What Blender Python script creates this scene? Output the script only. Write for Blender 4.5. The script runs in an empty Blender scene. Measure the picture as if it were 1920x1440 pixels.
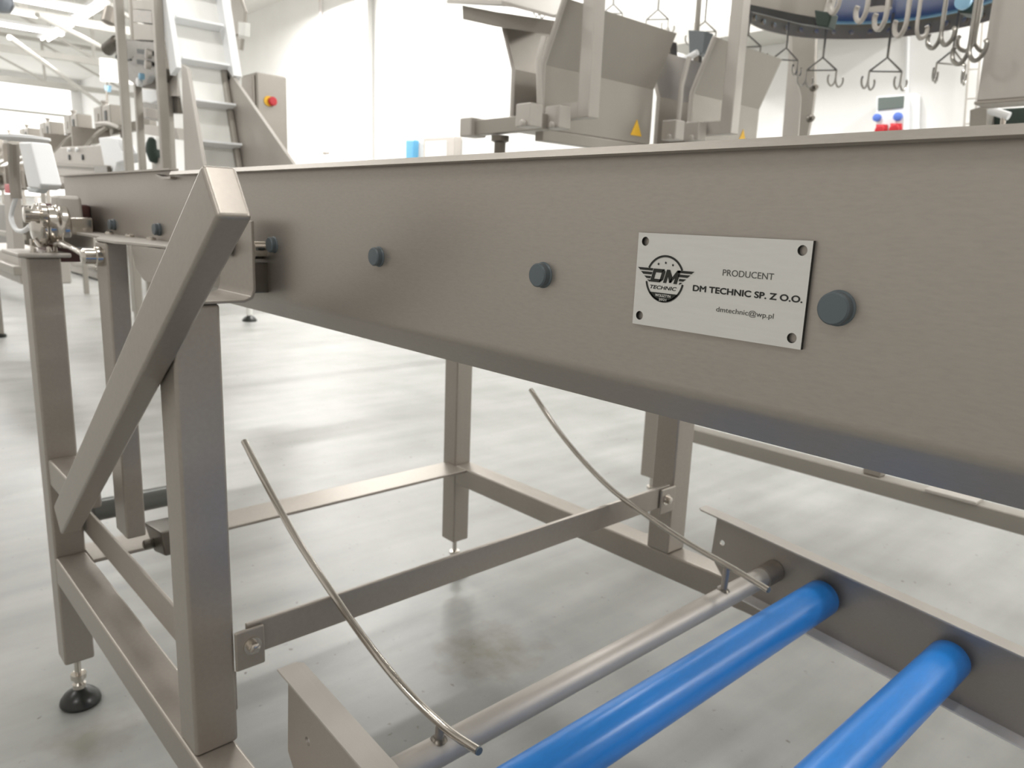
import bpy, bmesh, math, random
from mathutils import Vector, Matrix
random.seed(7)
S = bpy.context.scene
COL = S.collection
# ------------------------------------------------------------------ camera
H = 1.118                                   # eye height above the floor
F_PX = 1428.2157
R = ((0.67019, 0.74120, 0.03831), (0.18143, -0.11353, -0.97683), (-0.71968, 0.66161, -0.21056))  # right, down, forward in the room
def _calib():
    # room axes from the two horizontal vanishing points of the conveyor
    a = Vector((-370-960, 360-720, F_PX)).normalized(); b = Vector((2560-960, 475-720, F_PX)).normalized()
    x = -a; y = (b - x*b.dot(x)).normalized(); z = x.cross(y)
    return Matrix(((x[0], y[0], z[0]), (x[1], y[1], z[1]), (x[2], y[2], z[2])))
RM = _calib()
cam_d = bpy.data.cameras.new('camera'); cam = bpy.data.objects.new('camera', cam_d); COL.objects.link(cam)
cam_d.sensor_width = 36; cam_d.lens = 36*F_PX/1920; cam_d.clip_start = .02; cam_d.clip_end = 200
M3 = Matrix((RM[0], -RM[1], -RM[2])).transposed()
cam.matrix_world = Matrix.Translation((0, 0, H)) @ M3.to_4x4()
cam_d.dof.use_dof = True; cam_d.dof.focus_distance = .55; cam_d.dof.aperture_fstop = 15
S.camera = cam
CAM = Vector((0, 0, H))
def at(u, v, ax, val):
    """a point of the room on the plane x/y/z = val (z measured from eye height)"""
    d = RM.transposed() @ Vector((u-960, v-720, F_PX))
    t = val/d[ax]
    p = d*t; p.z += H
    return p
# ------------------------------------------------------------------ world, exposure, light
w = bpy.data.worlds.new('world'); S.world = w; w.use_nodes = True
bg = w.node_tree.nodes['Background']; bg.inputs[0].default_value = (1.0, .95, .87, 1); bg.inputs[1].default_value = .55
S.view_settings.view_transform = 'Standard'; S.view_settings.look = 'None'; S.view_settings.gamma = 1
S.view_settings.use_curve_mapping = False; S.view_settings.exposure = 0.2
LIGHTS = [(-23, .2, 260), (-19, 1.2, 200), (-15, -1.5, 120), (-12.71, 2.58, 120, 2.62), (-14.66, 2.66, 120, 2.62), (-11.5, -1.0, 90), (-11.5, 5.4, 230),
          (-7.5, 5.0, 130), (-7.5, -1.2, 70), (-3.6, 5.0, 110), (-3.6, 1.2, 30), (-3.6, -2.2, 40), (.4, 5.3, 130), (.2, .9, 42), (.4, -2.4, 40), (3.5, 5.3, 150)]  # two match the modelled lamps; the rest unseen, some added to whiten walls
def area(x, y, pw, z=3.2):
    l = bpy.data.lights.new('area_light', 'AREA'); l.shape = 'RECTANGLE'; l.size = .22; l.size_y = 1.5
    l.energy = pw; l.color = (1, .985, .96)
    o = bpy.data.objects.new('area_light', l); COL.objects.link(o); o.location = (x, y, H+z)
    return o

# ------------------------------------------------------------------ materials
def mat(name, col, rough=.5, metal=0., noise=None, bump=0., scale=30, stretch=(1, 1, 1), alpha=None, emit=0, coat=0, spec=None):
    m = bpy.data.materials.new(name); m.use_nodes = True; nt = m.node_tree; b = nt.nodes['Principled BSDF']
    b.inputs['Base Color'].default_value = (*col, 1); b.inputs['Roughness'].default_value = rough; b.inputs['Metallic'].default_value = metal
    if coat: b.inputs['Coat Weight'].default_value = coat; b.inputs['Coat Roughness'].default_value = .15
    if spec is not None: b.inputs['Specular IOR Level'].default_value = spec
    if emit: b.inputs['Emission Color'].default_value = (*col, 1); b.inputs['Emission Strength'].default_value = emit
    if noise is not None:
        tc = nt.nodes.new('ShaderNodeTexCoord'); mp = nt.nodes.new('ShaderNodeMapping'); mp.inputs['Scale'].default_value = stretch
        n = nt.nodes.new('ShaderNodeTexNoise'); n.inputs['Scale'].default_value = scale; n.inputs['Detail'].default_value = 5
        nt.links.new(tc.outputs['Object'], mp.inputs[0]); nt.links.new(mp.outputs[0], n.inputs[0])
        rp = nt.nodes.new('ShaderNodeValToRGB'); rp.color_ramp.elements[0].position = .3; rp.color_ramp.elements[1].position = .7
        c0 = [max(0, c*(1-noise)) for c in col]; c1 = [min(1, c*(1+noise)) for c in col]
        rp.color_ramp.elements[0].color = (*c0, 1); rp.color_ramp.elements[1].color = (*c1, 1)
        nt.links.new(n.outputs[0], rp.inputs[0]); nt.links.new(rp.outputs[0], b.inputs['Base Color'])
        if bump:
            bp = nt.nodes.new('ShaderNodeBump'); bp.inputs['Strength'].default_value = bump; bp.inputs['Distance'].default_value = .002
            nt.links.new(n.outputs[0], bp.inputs['Height']); nt.links.new(bp.outputs[0], b.inputs['Normal'])
    return m
STEEL = mat('brushed_steel', (.375, .342, .305), .42, .72, .03, .03, 160, (1, 1, 1))
PANEL = mat('brushed_steel_sheet', (.415, .382, .345), .40, .72, .035, .03, 260, (.5, 2, 2))
DARKSTEEL = mat('dark_steel', (.16, .145, .125), .35, .8, .1, .03, 40)
SHINY = mat('polished_steel', (.62, .58, .53), .16, 1., .05, .02, 30)
BGSTEEL = mat('satin_steel', (.36, .335, .30), .45, .6, .02, 0, 12)
BGLIGHT = mat('light_satin_steel', (.50, .47, .435), .5, .4, .02, 0, 10)
WHITE = mat('white_plastic', (.86, .87, .88), .45)
CREAM = mat('white_enamel', (.80, .80, .77), .4, 0, .02, 0, 6)
POL = mat('lightened_flange', (.86, .83, .80), .30, .1, .01, 0, 20)  # near-white colour puts the brightness of the lit flange into the material
CAP = mat('blue_grey_plastic', (.095, .118, .132), .42)
BLUE = mat('blue_roller_plastic', (.022, .23, .70), .30, 0, .04, .01, 50, (6, 1, 6), spec=.45)
BLUEDK = mat('deep_blue_plastic', (.004, .04, .19), .3)
BLUELT = mat('pale_blue_plastic', (.30, .55, .75), .4)
RUBBER = mat('black_rubber', (.012, .013, .012), .3)
BLACK = mat('black_plastic', (.02, .021, .02), .45)
RED = mat('red_plastic', (.55, .03, .04), .4)
YELLOW = mat('yellow_sign_paint', (.85, .50, .03), .5)
SOCKBLUE = mat('socket_blue', (.10, .19, .62), .4)
GREYWIN = mat('smoked_window', (.16, .19, .18), .15)
PLUM = mat('dark_maroon_paint', (.10, .04, .035), .4)
GREENDK = mat('dark_green_plastic', (.03, .05, .04), .5)
TRUSS = mat('grey_truss_paint', (.60, .585, .55), .55, 0, .03, 0, 4)
PLATE = mat('engraved_aluminium', (.66, .655, .63), .45, .25, .02, .01, 60, (1, 8, 8))
INK = mat('engraved_black', (.010, .011, .009), .5)
TUBEGLOW = mat('lamp_diffuser', (1, .99, .97), .4, emit=3.0)
WALLM = mat('white_wall_paint', (.90, .90, .885), .55, 0, .02, .05, 2.5)
CEILM = mat('ceiling_panels', (.84, .83, .80), .7, 0, .02, 0, 1.2)

def floor_mat():
    m = bpy.data.materials.new('polished_concrete'); m.use_nodes = True; nt = m.node_tree; b = nt.nodes['Principled BSDF']
    N = nt.nodes.new; L = nt.links.new
    tc = N('ShaderNodeTexCoord')
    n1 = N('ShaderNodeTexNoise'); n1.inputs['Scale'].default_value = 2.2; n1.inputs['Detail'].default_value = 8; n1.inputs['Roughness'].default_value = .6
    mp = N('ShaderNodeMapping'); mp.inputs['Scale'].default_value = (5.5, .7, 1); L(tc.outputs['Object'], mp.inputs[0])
    n2 = N('ShaderNodeTexNoise'); n2.inputs['Scale'].default_value = 1.6; n2.inputs['Detail'].default_value = 4; L(mp.outputs[0], n2.inputs[0])  # stretched noise puts the rollers' soft shadow stripes into the floor colour
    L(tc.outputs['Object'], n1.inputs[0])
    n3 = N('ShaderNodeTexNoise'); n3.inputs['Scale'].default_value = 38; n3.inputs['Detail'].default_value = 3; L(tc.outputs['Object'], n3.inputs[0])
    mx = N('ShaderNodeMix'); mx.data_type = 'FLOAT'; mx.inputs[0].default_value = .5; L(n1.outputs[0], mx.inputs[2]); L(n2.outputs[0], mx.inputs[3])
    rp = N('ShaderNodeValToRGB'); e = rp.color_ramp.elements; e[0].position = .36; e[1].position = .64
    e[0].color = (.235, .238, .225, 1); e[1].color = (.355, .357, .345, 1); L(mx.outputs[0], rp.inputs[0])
    # small dark specks and a few grimy patches
    sp = N('ShaderNodeValToRGB'); sp.color_ramp.elements[0].position = .24; sp.color_ramp.elements[1].position = .30
    sp.color_ramp.elements[0].color = (.45, .42, .38, 1); sp.color_ramp.elements[1].color = (1, 1, 1, 1); L(n3.outputs[0], sp.inputs[0])
    mm = N('ShaderNodeMix'); mm.data_type = 'RGBA'; mm.blend_type = 'MULTIPLY'; mm.inputs[0].default_value = 1
    L(rp.outputs[0], mm.inputs[6]); L(sp.outputs[0], mm.inputs[7])
    col = mm.outputs[2]
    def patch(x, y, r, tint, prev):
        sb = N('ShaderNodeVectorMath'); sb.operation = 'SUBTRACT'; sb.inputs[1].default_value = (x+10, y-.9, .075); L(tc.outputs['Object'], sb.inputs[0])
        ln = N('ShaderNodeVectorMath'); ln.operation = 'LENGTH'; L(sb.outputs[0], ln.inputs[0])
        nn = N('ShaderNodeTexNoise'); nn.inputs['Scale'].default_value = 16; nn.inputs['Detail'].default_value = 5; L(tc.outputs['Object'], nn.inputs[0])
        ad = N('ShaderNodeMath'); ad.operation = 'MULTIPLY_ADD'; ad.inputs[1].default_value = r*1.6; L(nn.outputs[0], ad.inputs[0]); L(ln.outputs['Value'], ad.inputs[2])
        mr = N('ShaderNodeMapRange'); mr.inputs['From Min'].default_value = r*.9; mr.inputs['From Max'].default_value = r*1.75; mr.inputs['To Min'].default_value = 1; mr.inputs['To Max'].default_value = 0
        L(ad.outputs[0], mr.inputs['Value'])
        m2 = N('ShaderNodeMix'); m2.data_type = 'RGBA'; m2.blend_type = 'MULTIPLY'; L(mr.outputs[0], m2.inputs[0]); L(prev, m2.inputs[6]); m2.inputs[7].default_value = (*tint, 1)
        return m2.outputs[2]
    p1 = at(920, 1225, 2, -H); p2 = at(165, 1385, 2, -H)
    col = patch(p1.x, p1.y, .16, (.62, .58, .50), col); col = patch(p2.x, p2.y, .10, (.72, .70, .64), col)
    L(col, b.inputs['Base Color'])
    rr = N('ShaderNodeMapRange'); rr.inputs['To Min'].default_value = .26; rr.inputs['To Max'].default_value = .48; L(n2.outputs[0], rr.inputs['Value']); L(rr.outputs[0], b.inputs['Roughness'])
    b.inputs['Specular IOR Level'].default_value = .5
    bp = N('ShaderNodeBump'); bp.inputs['Strength'].default_value = .05; bp.inputs['Distance'].default_value = .01; L(n1.outputs[0], bp.inputs['Height']); L(bp.outputs[0], b.inputs['Normal'])
    return m
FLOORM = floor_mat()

# ------------------------------------------------------------------ helpers
def tag(o, label=None, cat=None, group=None, kind=None):
    if label: o['label'] = label
    if cat: o['category'] = cat
    if group: o['group'] = group
    if kind: o['kind'] = kind
    return o
def thing(name, label, cat, loc=(0, 0, 0), group=None):
    o = bpy.data.objects.new(name, None); COL.objects.link(o); o.location = loc; o.empty_display_size = .05
    return tag(o, label, cat, group)
def wl(o):      # world location of a thing or of a part of one
    p = Vector(o.location)
    if o.parent: p = p + wl(o.parent)
    return p
class MB:
    """collects shapes given in room coordinates, z above the floor"""
    def __init__(s): s.b = bmesh.new()
    def box(s, x0, x1, y0, y1, z0, z1, rot=None, piv=None):
        r = bmesh.ops.create_cube(s.b, size=1)['verts']
        bmesh.ops.scale(s.b, vec=(x1-x0, y1-y0, z1-z0), verts=r); bmesh.ops.translate(s.b, vec=((x0+x1)/2, (y0+y1)/2, (z0+z1)/2), verts=r)
        if rot:
            c = Vector(piv or ((x0+x1)/2, (y0+y1)/2, (z0+z1)/2))
            for v in r: v.co = rot @ (v.co-c) + c
        return s
    def bar(s, p, q, w, h, up=(0, 0, 1)):
        p = Vector(p); q = Vector(q); d = (q-p); L = d.length; d.normalize(); u = Vector(up); sd = d.cross(u).normalized(); u = sd.cross(d)
        vs = [s.b.verts.new(o + sd*a*w/2 + u*c*h/2) for o in (p, q) for a, c in ((-1, -1), (1, -1), (1, 1), (-1, 1))]
        for f in ((0, 1, 2, 3), (7, 6, 5, 4), (0, 4, 5, 1), (1, 5, 6, 2), (2, 6, 7, 3), (3, 7, 4, 0)): s.b.faces.new([vs[i] for i in f])
        return s
    def cyl(s, p, q, r, r2=None, n=24):
        p = Vector(p); q = Vector(q); d = q-p; m = Matrix.Translation((p+q)/2) @ d.to_track_quat('Z', 'Y').to_matrix().to_4x4()
        bmesh.ops.create_cone(s.b, cap_ends=True, segments=n, radius1=r, radius2=r if r2 is None else r2, depth=d.length, matrix=m); return s
    def lathe(s, base, axis, prof, n=28):
        q = Vector(axis).to_track_quat('Z', 'Y').to_matrix(); base = Vector(base); rings = []
        for r, z in prof:
            rings.append([s.b.verts.new(base + q @ Vector((r*math.cos(2*math.pi*i/n), r*math.sin(2*math.pi*i/n), z))) for i in range(n)])
        for a, c in zip(rings, rings[1:]):
            for i in range(n): s.b.faces.new((a[i], a[(i+1) % n], c[(i+1) % n], c[i]))
        if prof[0][0] > 1e-6: s.b.faces.new(rings[0][::-1])
        if prof[-1][0] > 1e-6: s.b.faces.new(rings[-1])
        return s
    def tube(s, pts, r, n=10, sub=6, r2=None):
        P = [Vector(p) for p in pts]
        if len(P) > 2 and sub > 1:
            Q = []
            for i in range(len(P)-1):
                a = P[max(i-1, 0)]; b = P[i]; c = P[i+1]; d = P[min(i+2, len(P)-1)]
                for k in range(sub):
                    t = k/sub
                    Q.append(.5*((2*b)+(c-a)*t+(2*a-5*b+4*c-d)*t*t+(3*b-a-3*c+d)*t**3))
            Q.append(P[-1]); P = Q
        T = [(P[min(i+1, len(P)-1)]-P[max(i-1, 0)]).normalized() for i in range(len(P))]
        up = Vector((0, 0, 1)) if abs(T[0].z) < .9 else Vector((1, 0, 0)); u = T[0].cross(up).normalized(); rings = []
        for i, p in enumerate(P):
            u = (u - T[i]*u.dot(T[i])).normalized(); v = T[i].cross(u); rr = r if r2 is None else r+(r2-r)*i/(len(P)-1)
            rings.append([s.b.verts.new(p + u*rr*math.cos(2*math.pi*k/n) + v*rr*math.sin(2*math.pi*k/n)) for k in range(n)])
        for a, c in zip(rings, rings[1:]):
            for k in range(n): s.b.faces.new((a[k], a[(k+1) % n], c[(k+1) % n], c[k]))
        s.b.faces.new(rings[0][::-1]); s.b.faces.new(rings[-1]); return s
    def prism(s, poly, vec):
        a = [s.b.verts.new(Vector(p)) for p in poly]; c = [s.b.verts.new(Vector(p)+Vector(vec)) for p in poly]; n = len(a)
        s.b.faces.new(a[::-1]); s.b.faces.new(c)
        for i in range(n): s.b.faces.new((a[i], a[(i+1) % n], c[(i+1) % n], c[i]))
        return s
    def sheet(s, prof, vec, th):
        """open folded profile (list of points) of thickness th swept by vec"""
        vec = Vector(vec); P = [Vector(p) for p in prof]; ax = vec.normalized(); nrm = []
        for i in range(len(P)):
            ns = []
            if i > 0: ns.append((P[i]-P[i-1]).normalized().cross(ax))
            if i < len(P)-1: ns.append((P[i+1]-P[i]).normalized().cross(ax))
            nn = sum(ns, Vector()); nn.normalize(); k = nn.dot(ns[0]); nrm.append(nn*(th/max(k, .3)))
        return s.prism(P + [p+q for p, q in zip(reversed(P), reversed(nrm))], vec)
    def build(s, name, m, parent=None, bevel=0, smooth=True, seg=2):
        bmesh.ops.recalc_face_normals(s.b, faces=s.b.faces[:])
        me = bpy.data.meshes.new(name)
        if parent is None:
            c = sum((v.co for v in s.b.verts), Vector())/max(1, len(s.b.verts)); off = c
        else: off = None
        o = bpy.data.objects.new(name, me); COL.objects.link(o)
        if parent is not None:
            o.parent = parent; base = wl(parent)
            c = sum((v.co for v in s.b.verts), Vector())/max(1, len(s.b.verts)); o.location = c-base
        else: o.location = c
        bmesh.ops.translate(s.b, vec=-c, verts=s.b.verts[:])
        s.b.to_mesh(me); s.b.free()
        ms = m if isinstance(m, (list, tuple)) else [m]
        for q in ms: me.materials.append(q)
        if smooth:
            me.shade_smooth() if hasattr(me, 'shade_smooth') else None
            try: me.set_sharp_from_angle(angle=math.radians(35))
            except Exception: pass
        if bevel:
            md = o.modifiers.new('bevel', 'BEVEL'); md.width = bevel; md.segments = seg; md.limit_method = 'ANGLE'; md.angle_limit = math.radians(40)
            wn = o.modifiers.new('wn', 'WEIGHTED_NORMAL'); wn.keep_sharp = False
        return o
def one(name, m, fn, parent=None, **k):
    b = MB(); fn(b); return b.build(name, m, parent, **k)
def cutsheet(name, m, outline, holes, org, ux, uy, th, parent, bevel=0):
    """flat sheet with real round holes: outline and holes in sheet coordinates; thickness along ux x uy (front side), from 0 back"""
    cu = bpy.data.curves.new(name, 'CURVE'); cu.dimensions = '2D'; cu.fill_mode = 'BOTH'; cu.extrude = th/2
    def spl(pts):
        sp = cu.splines.new('POLY'); sp.points.add(len(pts)-1); sp.use_cyclic_u = True
        for i, (x, y) in enumerate(pts): sp.points[i].co = (x, y, 0, 1)
    spl(outline)
    for (x, y, r) in holes: spl([(x+r*math.cos(2*math.pi*i/24), y+r*math.sin(2*math.pi*i/24)) for i in range(24)])
    return curve_mesh(cu, name, m, org, ux, uy, parent)
def curve_mesh(cu, name, m, org, ux, uy, parent):
    t = bpy.data.objects.new('tmp', cu); COL.objects.link(t)
    dg = bpy.context.evaluated_depsgraph_get(); me = bpy.data.meshes.new_from_object(t.evaluated_get(dg)); bpy.data.objects.remove(t); me.name = name
    ux = Vector(ux).normalized(); uy = Vector(uy).normalized(); uz = ux.cross(uy)
    me.transform(Matrix((ux, uy, uz)).transposed().to_4x4())
    me.materials.clear()
    for q in (m if isinstance(m, (list, tuple)) else [m]): me.materials.append(q)
    o = bpy.data.objects.new(name, me); COL.objects.link(o)
    o.location = Vector(org); 
    if parent: o.parent = parent; o.location = Vector(org)-wl(parent)
    for p in me.polygons: p.use_smooth = False
    return o
def copy_tree(o, parent=None):
    c = o.copy(); COL.objects.link(c)
    if parent is not None: c.parent = parent
    for ch in list(o.children): copy_tree(ch, c)
    return c
Z = lambda z: z+H          # heights were measured from eye level

# ------------------------------------------------------------------ the room
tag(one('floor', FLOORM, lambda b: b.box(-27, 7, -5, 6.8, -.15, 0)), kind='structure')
tag(one('wall_back', WALLM, lambda b: b.box(-27, 7, 6.6, 6.85, 0, Z(3.6))), kind='structure')
tag(one('wall_left', WALLM, lambda b: b.box(-27.2, -27, -5, 6.85, 0, Z(3.6))), kind='structure')
ENDGLOW = mat('end_wall_glow', (1, .995, .98), .5, emit=1.25)  # glowing panels added to turn the far end wall white
def glow_boxes(b):
    for i in range(5): b.box(-27.0, -26.96, -4.6+2.2*i, -2.5+2.2*i, Z(.1), Z(3.3))
w_ = one('glow_panel_1', ENDGLOW, glow_boxes); tag(w_, kind='structure')
tag(one('trim_3', TRUSS, lambda b: [b.box(-26.96, -26.88, -4.8, 6.5, Z(z), Z(z+.07)) for z in (.08, 1.7, 2.5, 3.28)]), kind='structure')
tag(one('ceiling', CEILM, lambda b: b.box(-27, 7, -5, 6.8, Z(3.6), Z(3.75))), kind='structure')
tag(one('trim_1', mat('pilaster_paint', (.84, .83, .81), .6), lambda b: b.box(-10.9, -10.55, 6.5, 6.6, 0, Z(3.6)), bevel=.01), kind='structure')
tag(one('trim_2', TRUSS, lambda b: b.box(-4.75, -2.6, 6.1, 6.6, Z(1.62), Z(1.80)), bevel=.01), kind='structure')

# ================================================================== roof trusses
def truss(X, label):
    t = thing('roof_truss', label, 'roof truss', (X, 2, Z(2.6)), 'roof trusses across the hall')
    one('bottom_chord', TRUSS, lambda b: b.box(X-.05, X+.05, -4.8, -X*.335, Z(2.52), Z(2.63)), t)
    one('top_chord', TRUSS, lambda b: b.box(X-.04, X+.04, -4.8, -X*.335, Z(3.44), Z(3.52)), t)
    for i in range(7):
        y = -4.2+i*1.7
        if y > -X*.335-.1: continue
        one('web_post', TRUSS, lambda b: b.bar((X, y, Z(2.63)), (X, y, Z(3.44)), .05, .05, (1, 0, 0)), t)
        if y+1.7 < -X*.335: one('web_diagonal', TRUSS, lambda b: b.bar((X, y, Z(3.42)), (X, y+1.7, Z(2.63)), .045, .045, (1, 0, 0)), t)
for X, l in ((-10.0, 'painted grey roof truss nearest, crossing behind the strip lamp'), (-13.2, 'grey roof truss second from the near end of the hall'),
             (-16.5, 'grey roof truss third from the near end of the hall'), (-20.5, 'faint grey roof truss farthest down the hall')): truss(X, l)
t = thing('wind_brace', 'thin sloping grey brace rod running under the ceiling across the trusses', 'roof brace', (-12, 2, Z(3)))
one('rod', TRUSS, lambda b: b.cyl(at(70, 28, 0, -11), at(200, 92, 0, -14), .03, n=10), t); one('rod', TRUSS, lambda b: b.cyl(at(18, 70, 0, -13), at(212, 212, 0, -20), .035, n=10), t)

def ceiling_lamp(x, y, z, L, along, label):
    t = thing('ceiling_lamp', label, 'ceiling lamp', (x, y, Z(z)), 'ceiling lamps')
    dx, dy = (L/2, .11) if along == 'x' else (.11, L/2)
    one('housing', WHITE, lambda b: b.prism([(x-dx, y-dy, Z(z+.05)), (x+dx, y-dy, Z(z+.05)), (x+dx, y+dy, Z(z+.05)), (x-dx, y+dy, Z(z+.05))], (0, 0, .05)), t, bevel=.01)
    for s in (-.05, .05):
        a = (x-dx*.97, y+s, Z(z+.03)) if along == 'x' else (x+s, y-dy*.97, Z(z+.03)); c = (x+dx*.97, y+s, Z(z+.03)) if along == 'x' else (x+s, y+dy*.97, Z(z+.03))
        one('tube', TUBEGLOW, lambda b: b.cyl(a, c, .018, n=10), t)
    hx = (dx*.7, 0) if along == 'x' else (0, dy*.7)
    for s in (-1, 1): one('hanger', TRUSS, lambda b: b.cyl((x+s*hx[0], y+s*hx[1], Z(z+.1)), (x+s*hx[0], y+s*hx[1], Z(3.6)), .006, n=6), t)
ceiling_lamp(-12.71, 2.58, 2.6, 1.5, 'y', 'white ceiling lamp with bright tubes, at the top left corner')
ceiling_lamp(-14.66, 2.66, 2.6, 1.5, 'y', 'white ceiling lamp below and behind the corner one, cut by the left edge')
p = at(150, 38, 2, 2.75); ceiling_lamp(p.x-.6, p.y, 2.75, 3.6, 'x', 'long white strip lamp running away along the ceiling, left of the tower')
for a_ in LIGHTS: area(*a_)

# ================================================================== SUPPORT FRAME (stand of the conveyor)
fr = thing('conveyor_stand', 'welded square tube steel stand with diagonal brace under the long conveyor panel', 'conveyor stand', (-1.38, .88, 0))
def leg(x0, x1, y0, y1, z0, z1, par=None, name='leg'):
    return one(name, STEEL, lambda b: b.box(x0, x1, y0, y1, Z(z0), Z(z1)), par or fr, bevel=.005, seg=3)
def foot(x, y, par, zt=-1.0):
    f = one('foot_pad', RUBBER, lambda b: b.lathe((x, y, 0), (0, 0, 1), [(.040, 0), (.043, .006), (.041, .014), (.032, .026), (.018, .036), (.010, .040), (0, .041)]), par)
    one('spindle', SHINY, lambda b: b.lathe((x, y, .036), (0, 0, 1), [(.010, 0), (.014, .004), (.014, .014), (.010, .018), (.010, .026), (.016, .027), (.016, .039), (.007, .040), (.007, Z(zt)-.034)], 14), f)
XA0, XA1, XB0, XB1 = -1.817, -1.755, -1.015, -.954
YN0, YN1, YF0, YF1 = .310, .370, 1.390, 1.450
leg(XA0, XA1, YN0, YN1, -1.0, -.108); foot(-1.786, .34, fr)
leg(XA0, XA1, YF0, YF1, -1.0, -.135); foot(-1.786, 1.42, fr)
leg(XB0, XB1, .3135, .3735, -.742, -.117)
leg(XB0+.0, XB1, YF0-.005, YF1, -.742, -.135)
one('base_rail', STEEL, lambda b: b.box(XA1, -.55, YN0, YN1, Z(-.802), Z(-.742)), fr, bevel=.005, seg=3)
one('base_rail', STEEL, lambda b: b.box(XA1, -.66, YF0, YF1, Z(-.802), Z(-.742)), fr, bevel=.005, seg=3)
one('crossbar', STEEL, lambda b: b.box(-1.80, -1.70, YN1, YF0, Z(-.751), Z(-.743)), fr, bevel=.002)
one('brace_stub', STEEL, lambda b: b.box(XA1, -1.565, .3135, .365, Z(-.580), Z(-.5216)), fr, bevel=.005)
one('rear_flat_bar', STEEL, lambda b: b.box(-1.80, -.97, .374, .381, Z(-.705), Z(-.643)), fr, bevel=.002)
# bolted flat crossbar between the two right legs
cb = one('bolted_crossbar', STEEL, lambda b: b.box(-.962, -.954, .392, 1.372, Z(-.6165), Z(-.568)), fr, bevel=.0015)
def bolt(p, ax, r, par, l=.010, m=SHINY):
    p = Vector(p); ax = Vector(ax)
    return one('bolt', m, lambda b: (b.lathe(p, ax, [(r*1.5, 0), (r*1.5, .002), (r, .0021), (r, .0022+l*.5)], 20), b.lathe(p+ax*(.0022+l*.5), ax, [(r*.95, 0), (r*.95, l*.4), (r*.6, l*.55)], 6)), par)
for y0, y1, yb in ((.372, .415, .396), (1.335, 1.388, 1.355)):
    tb = one('joint_tab', STEEL, lambda b: b.box(-.954, -.948, y0, y1, Z(-.632), Z(-.572)), fr, bevel=.004)
    bolt((-.948, yb, Z(-.598)), (1, 0, 0), .0085, tb)
# diagonal brace
A = Vector((-1.530, 0, -.576)); B = Vector((-.7265, 0, .0168)); d = (B-A).normalized(); n = Vector((-d.z, 0, d.x)); hw = .0300
q = [A+n*hw, A-n*hw+d*.008, B-n*hw, B+n*hw]
one('diagonal_brace', STEEL, lambda b: b.prism([(v.x, .2785, Z(v.z)) for v in q], (0, .034, 0)), fr, bevel=.005, seg=3)
# L brackets on the leg tops holding the panels
def bracket(x0, x1, yl, ys, yo, zb, zt, par):
    s = 1 if yo > yl else -1; pts = [(yl, zb), (yo-s*.012, zb), (yo-s*.0035, zb+.0035), (yo, zb+.012), (yo, zt)]
    return one('bracket', STEEL, lambda b: b.sheet([(x0, y, Z(z)) for y, z in pts], (x1-x0, 0, 0), .004), par, bevel=.0008)
br = bracket(-1.06, -.952, .34, 0, .416, -.113, -.014, fr)
bolt((-1.02, .412, Z(-.048)), (0, -1, 0), .010, br, m=DARKSTEEL)
one('spacer_and_shade', SHINY, lambda b: b.lathe((-.985, .4165, Z(-.052)), (0, 1, 0), [(.017, 0), (.017, .012), (.012, .013), (.012, .0333)], 20), br)
one('spacer_and_shade', DARKSTEEL, lambda b: b.box(-1.03, -.975, .418, .449, Z(-.108), Z(-.068)), br, bevel=.002)  # dark block in the gap under the spacer, standing for its shadow
# plate on top of the left leg, under the gear motor
pl = one('cap_plate', BGLIGHT, lambda b: b.box(-1.90, -1.735, .292, .385, Z(-.108), Z(-.099)), fr, bevel=.003)
for y in (.325, .352): bolt((-1.765, y, Z(-.099)), (0, 0, 1), .005, pl)

# ================================================================== CONVEYOR
cv = thing('long_conveyor', 'long brushed steel conveyor with tall side panel, bolt caps and maker plate', 'conveyor', (-.6, .88, Z(0)))
def side_panel(x0, x1, y, s, zt, zb, name='side_panel'):
    # folded sheet: outward lip on top, soft inward bend at the bottom. s=+1: outside faces -Y
    o = []
    o += [(y-s*.014, zt-.0055), (y-s*.014, zt), (y+s*.002, zt)] if True else []
    prof = [(y-s*.0135, zt-.0055), (y-s*.0105, zt), (y, zt), (y, zb+.024)]
    for i in range(1, 7):
        a = math.radians(44*i/6); prof.append((y+s*.012*(1-math.cos(a)), zb+.024-.012*math.sin(a)))
    prof.append((y+s*.024, zb-.0065))
    prof.append((y+s*.040, zb-.0065))
    return one(name, PANEL, lambda b: b.sheet([(x0, a, Z(c)) for a, c in prof], (x1-x0, 0, 0), .003*s), cv)
side_panel(-1.302, 1.0, .45, 1, .0550, -.134)
side_panel(-2.06, 1.0, 1.31, -1, .0550, -.134)
# left section: slightly higher, resting on a flanged plate
def leftsec(b):
    b.box(-2.045, -1.306, .450, .453, Z(-.058), Z(.060)); b.box(-2.045, -1.306, .438, .450, Z(.057), Z(.060))
ls = one('end_panel', PANEL, leftsec, cv)
one('stiffener_lip', PANEL, lambda b: b.sheet([(-1.38, .449, Z(.052)), (-1.34, .446, Z(.047)), (-1.302, .446, Z(.047))], (0, -.008, 0), .004), cv)
def capb(x, z=-.0437, y=.45, m=CAP):
    c = one('bolt_cap', m, lambda b: b.lathe((x, y, Z(z)), (0, -1, 0), [(.0108, 0), (.0108, .0035), (.0098, .0045), (.0098, .0095), (.0088, .0108), (0, .0110)], 32), cv)
    return c
for k in range(4): capb(-.2035-.25*k)
for k in range(4): capb(.0465+.25*k)
for x in (-1.668, -1.403, -1.93): capb(x, -.0395)
for k in range(24):
    x = -1.93+.125*k
    one('carrying_roller', BGLIGHT, lambda b: b.cyl((x, .455, Z(-.044)), (x, 1.305, Z(-.044)), .025), cv)
one('slide_bed', WHITE, lambda b: [b.box(-2.0, 1.0, y, y+.05, Z(-.012), Z(-.004)) for y in (.55, .72, .86, 1.0, 1.16)], cv)
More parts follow.
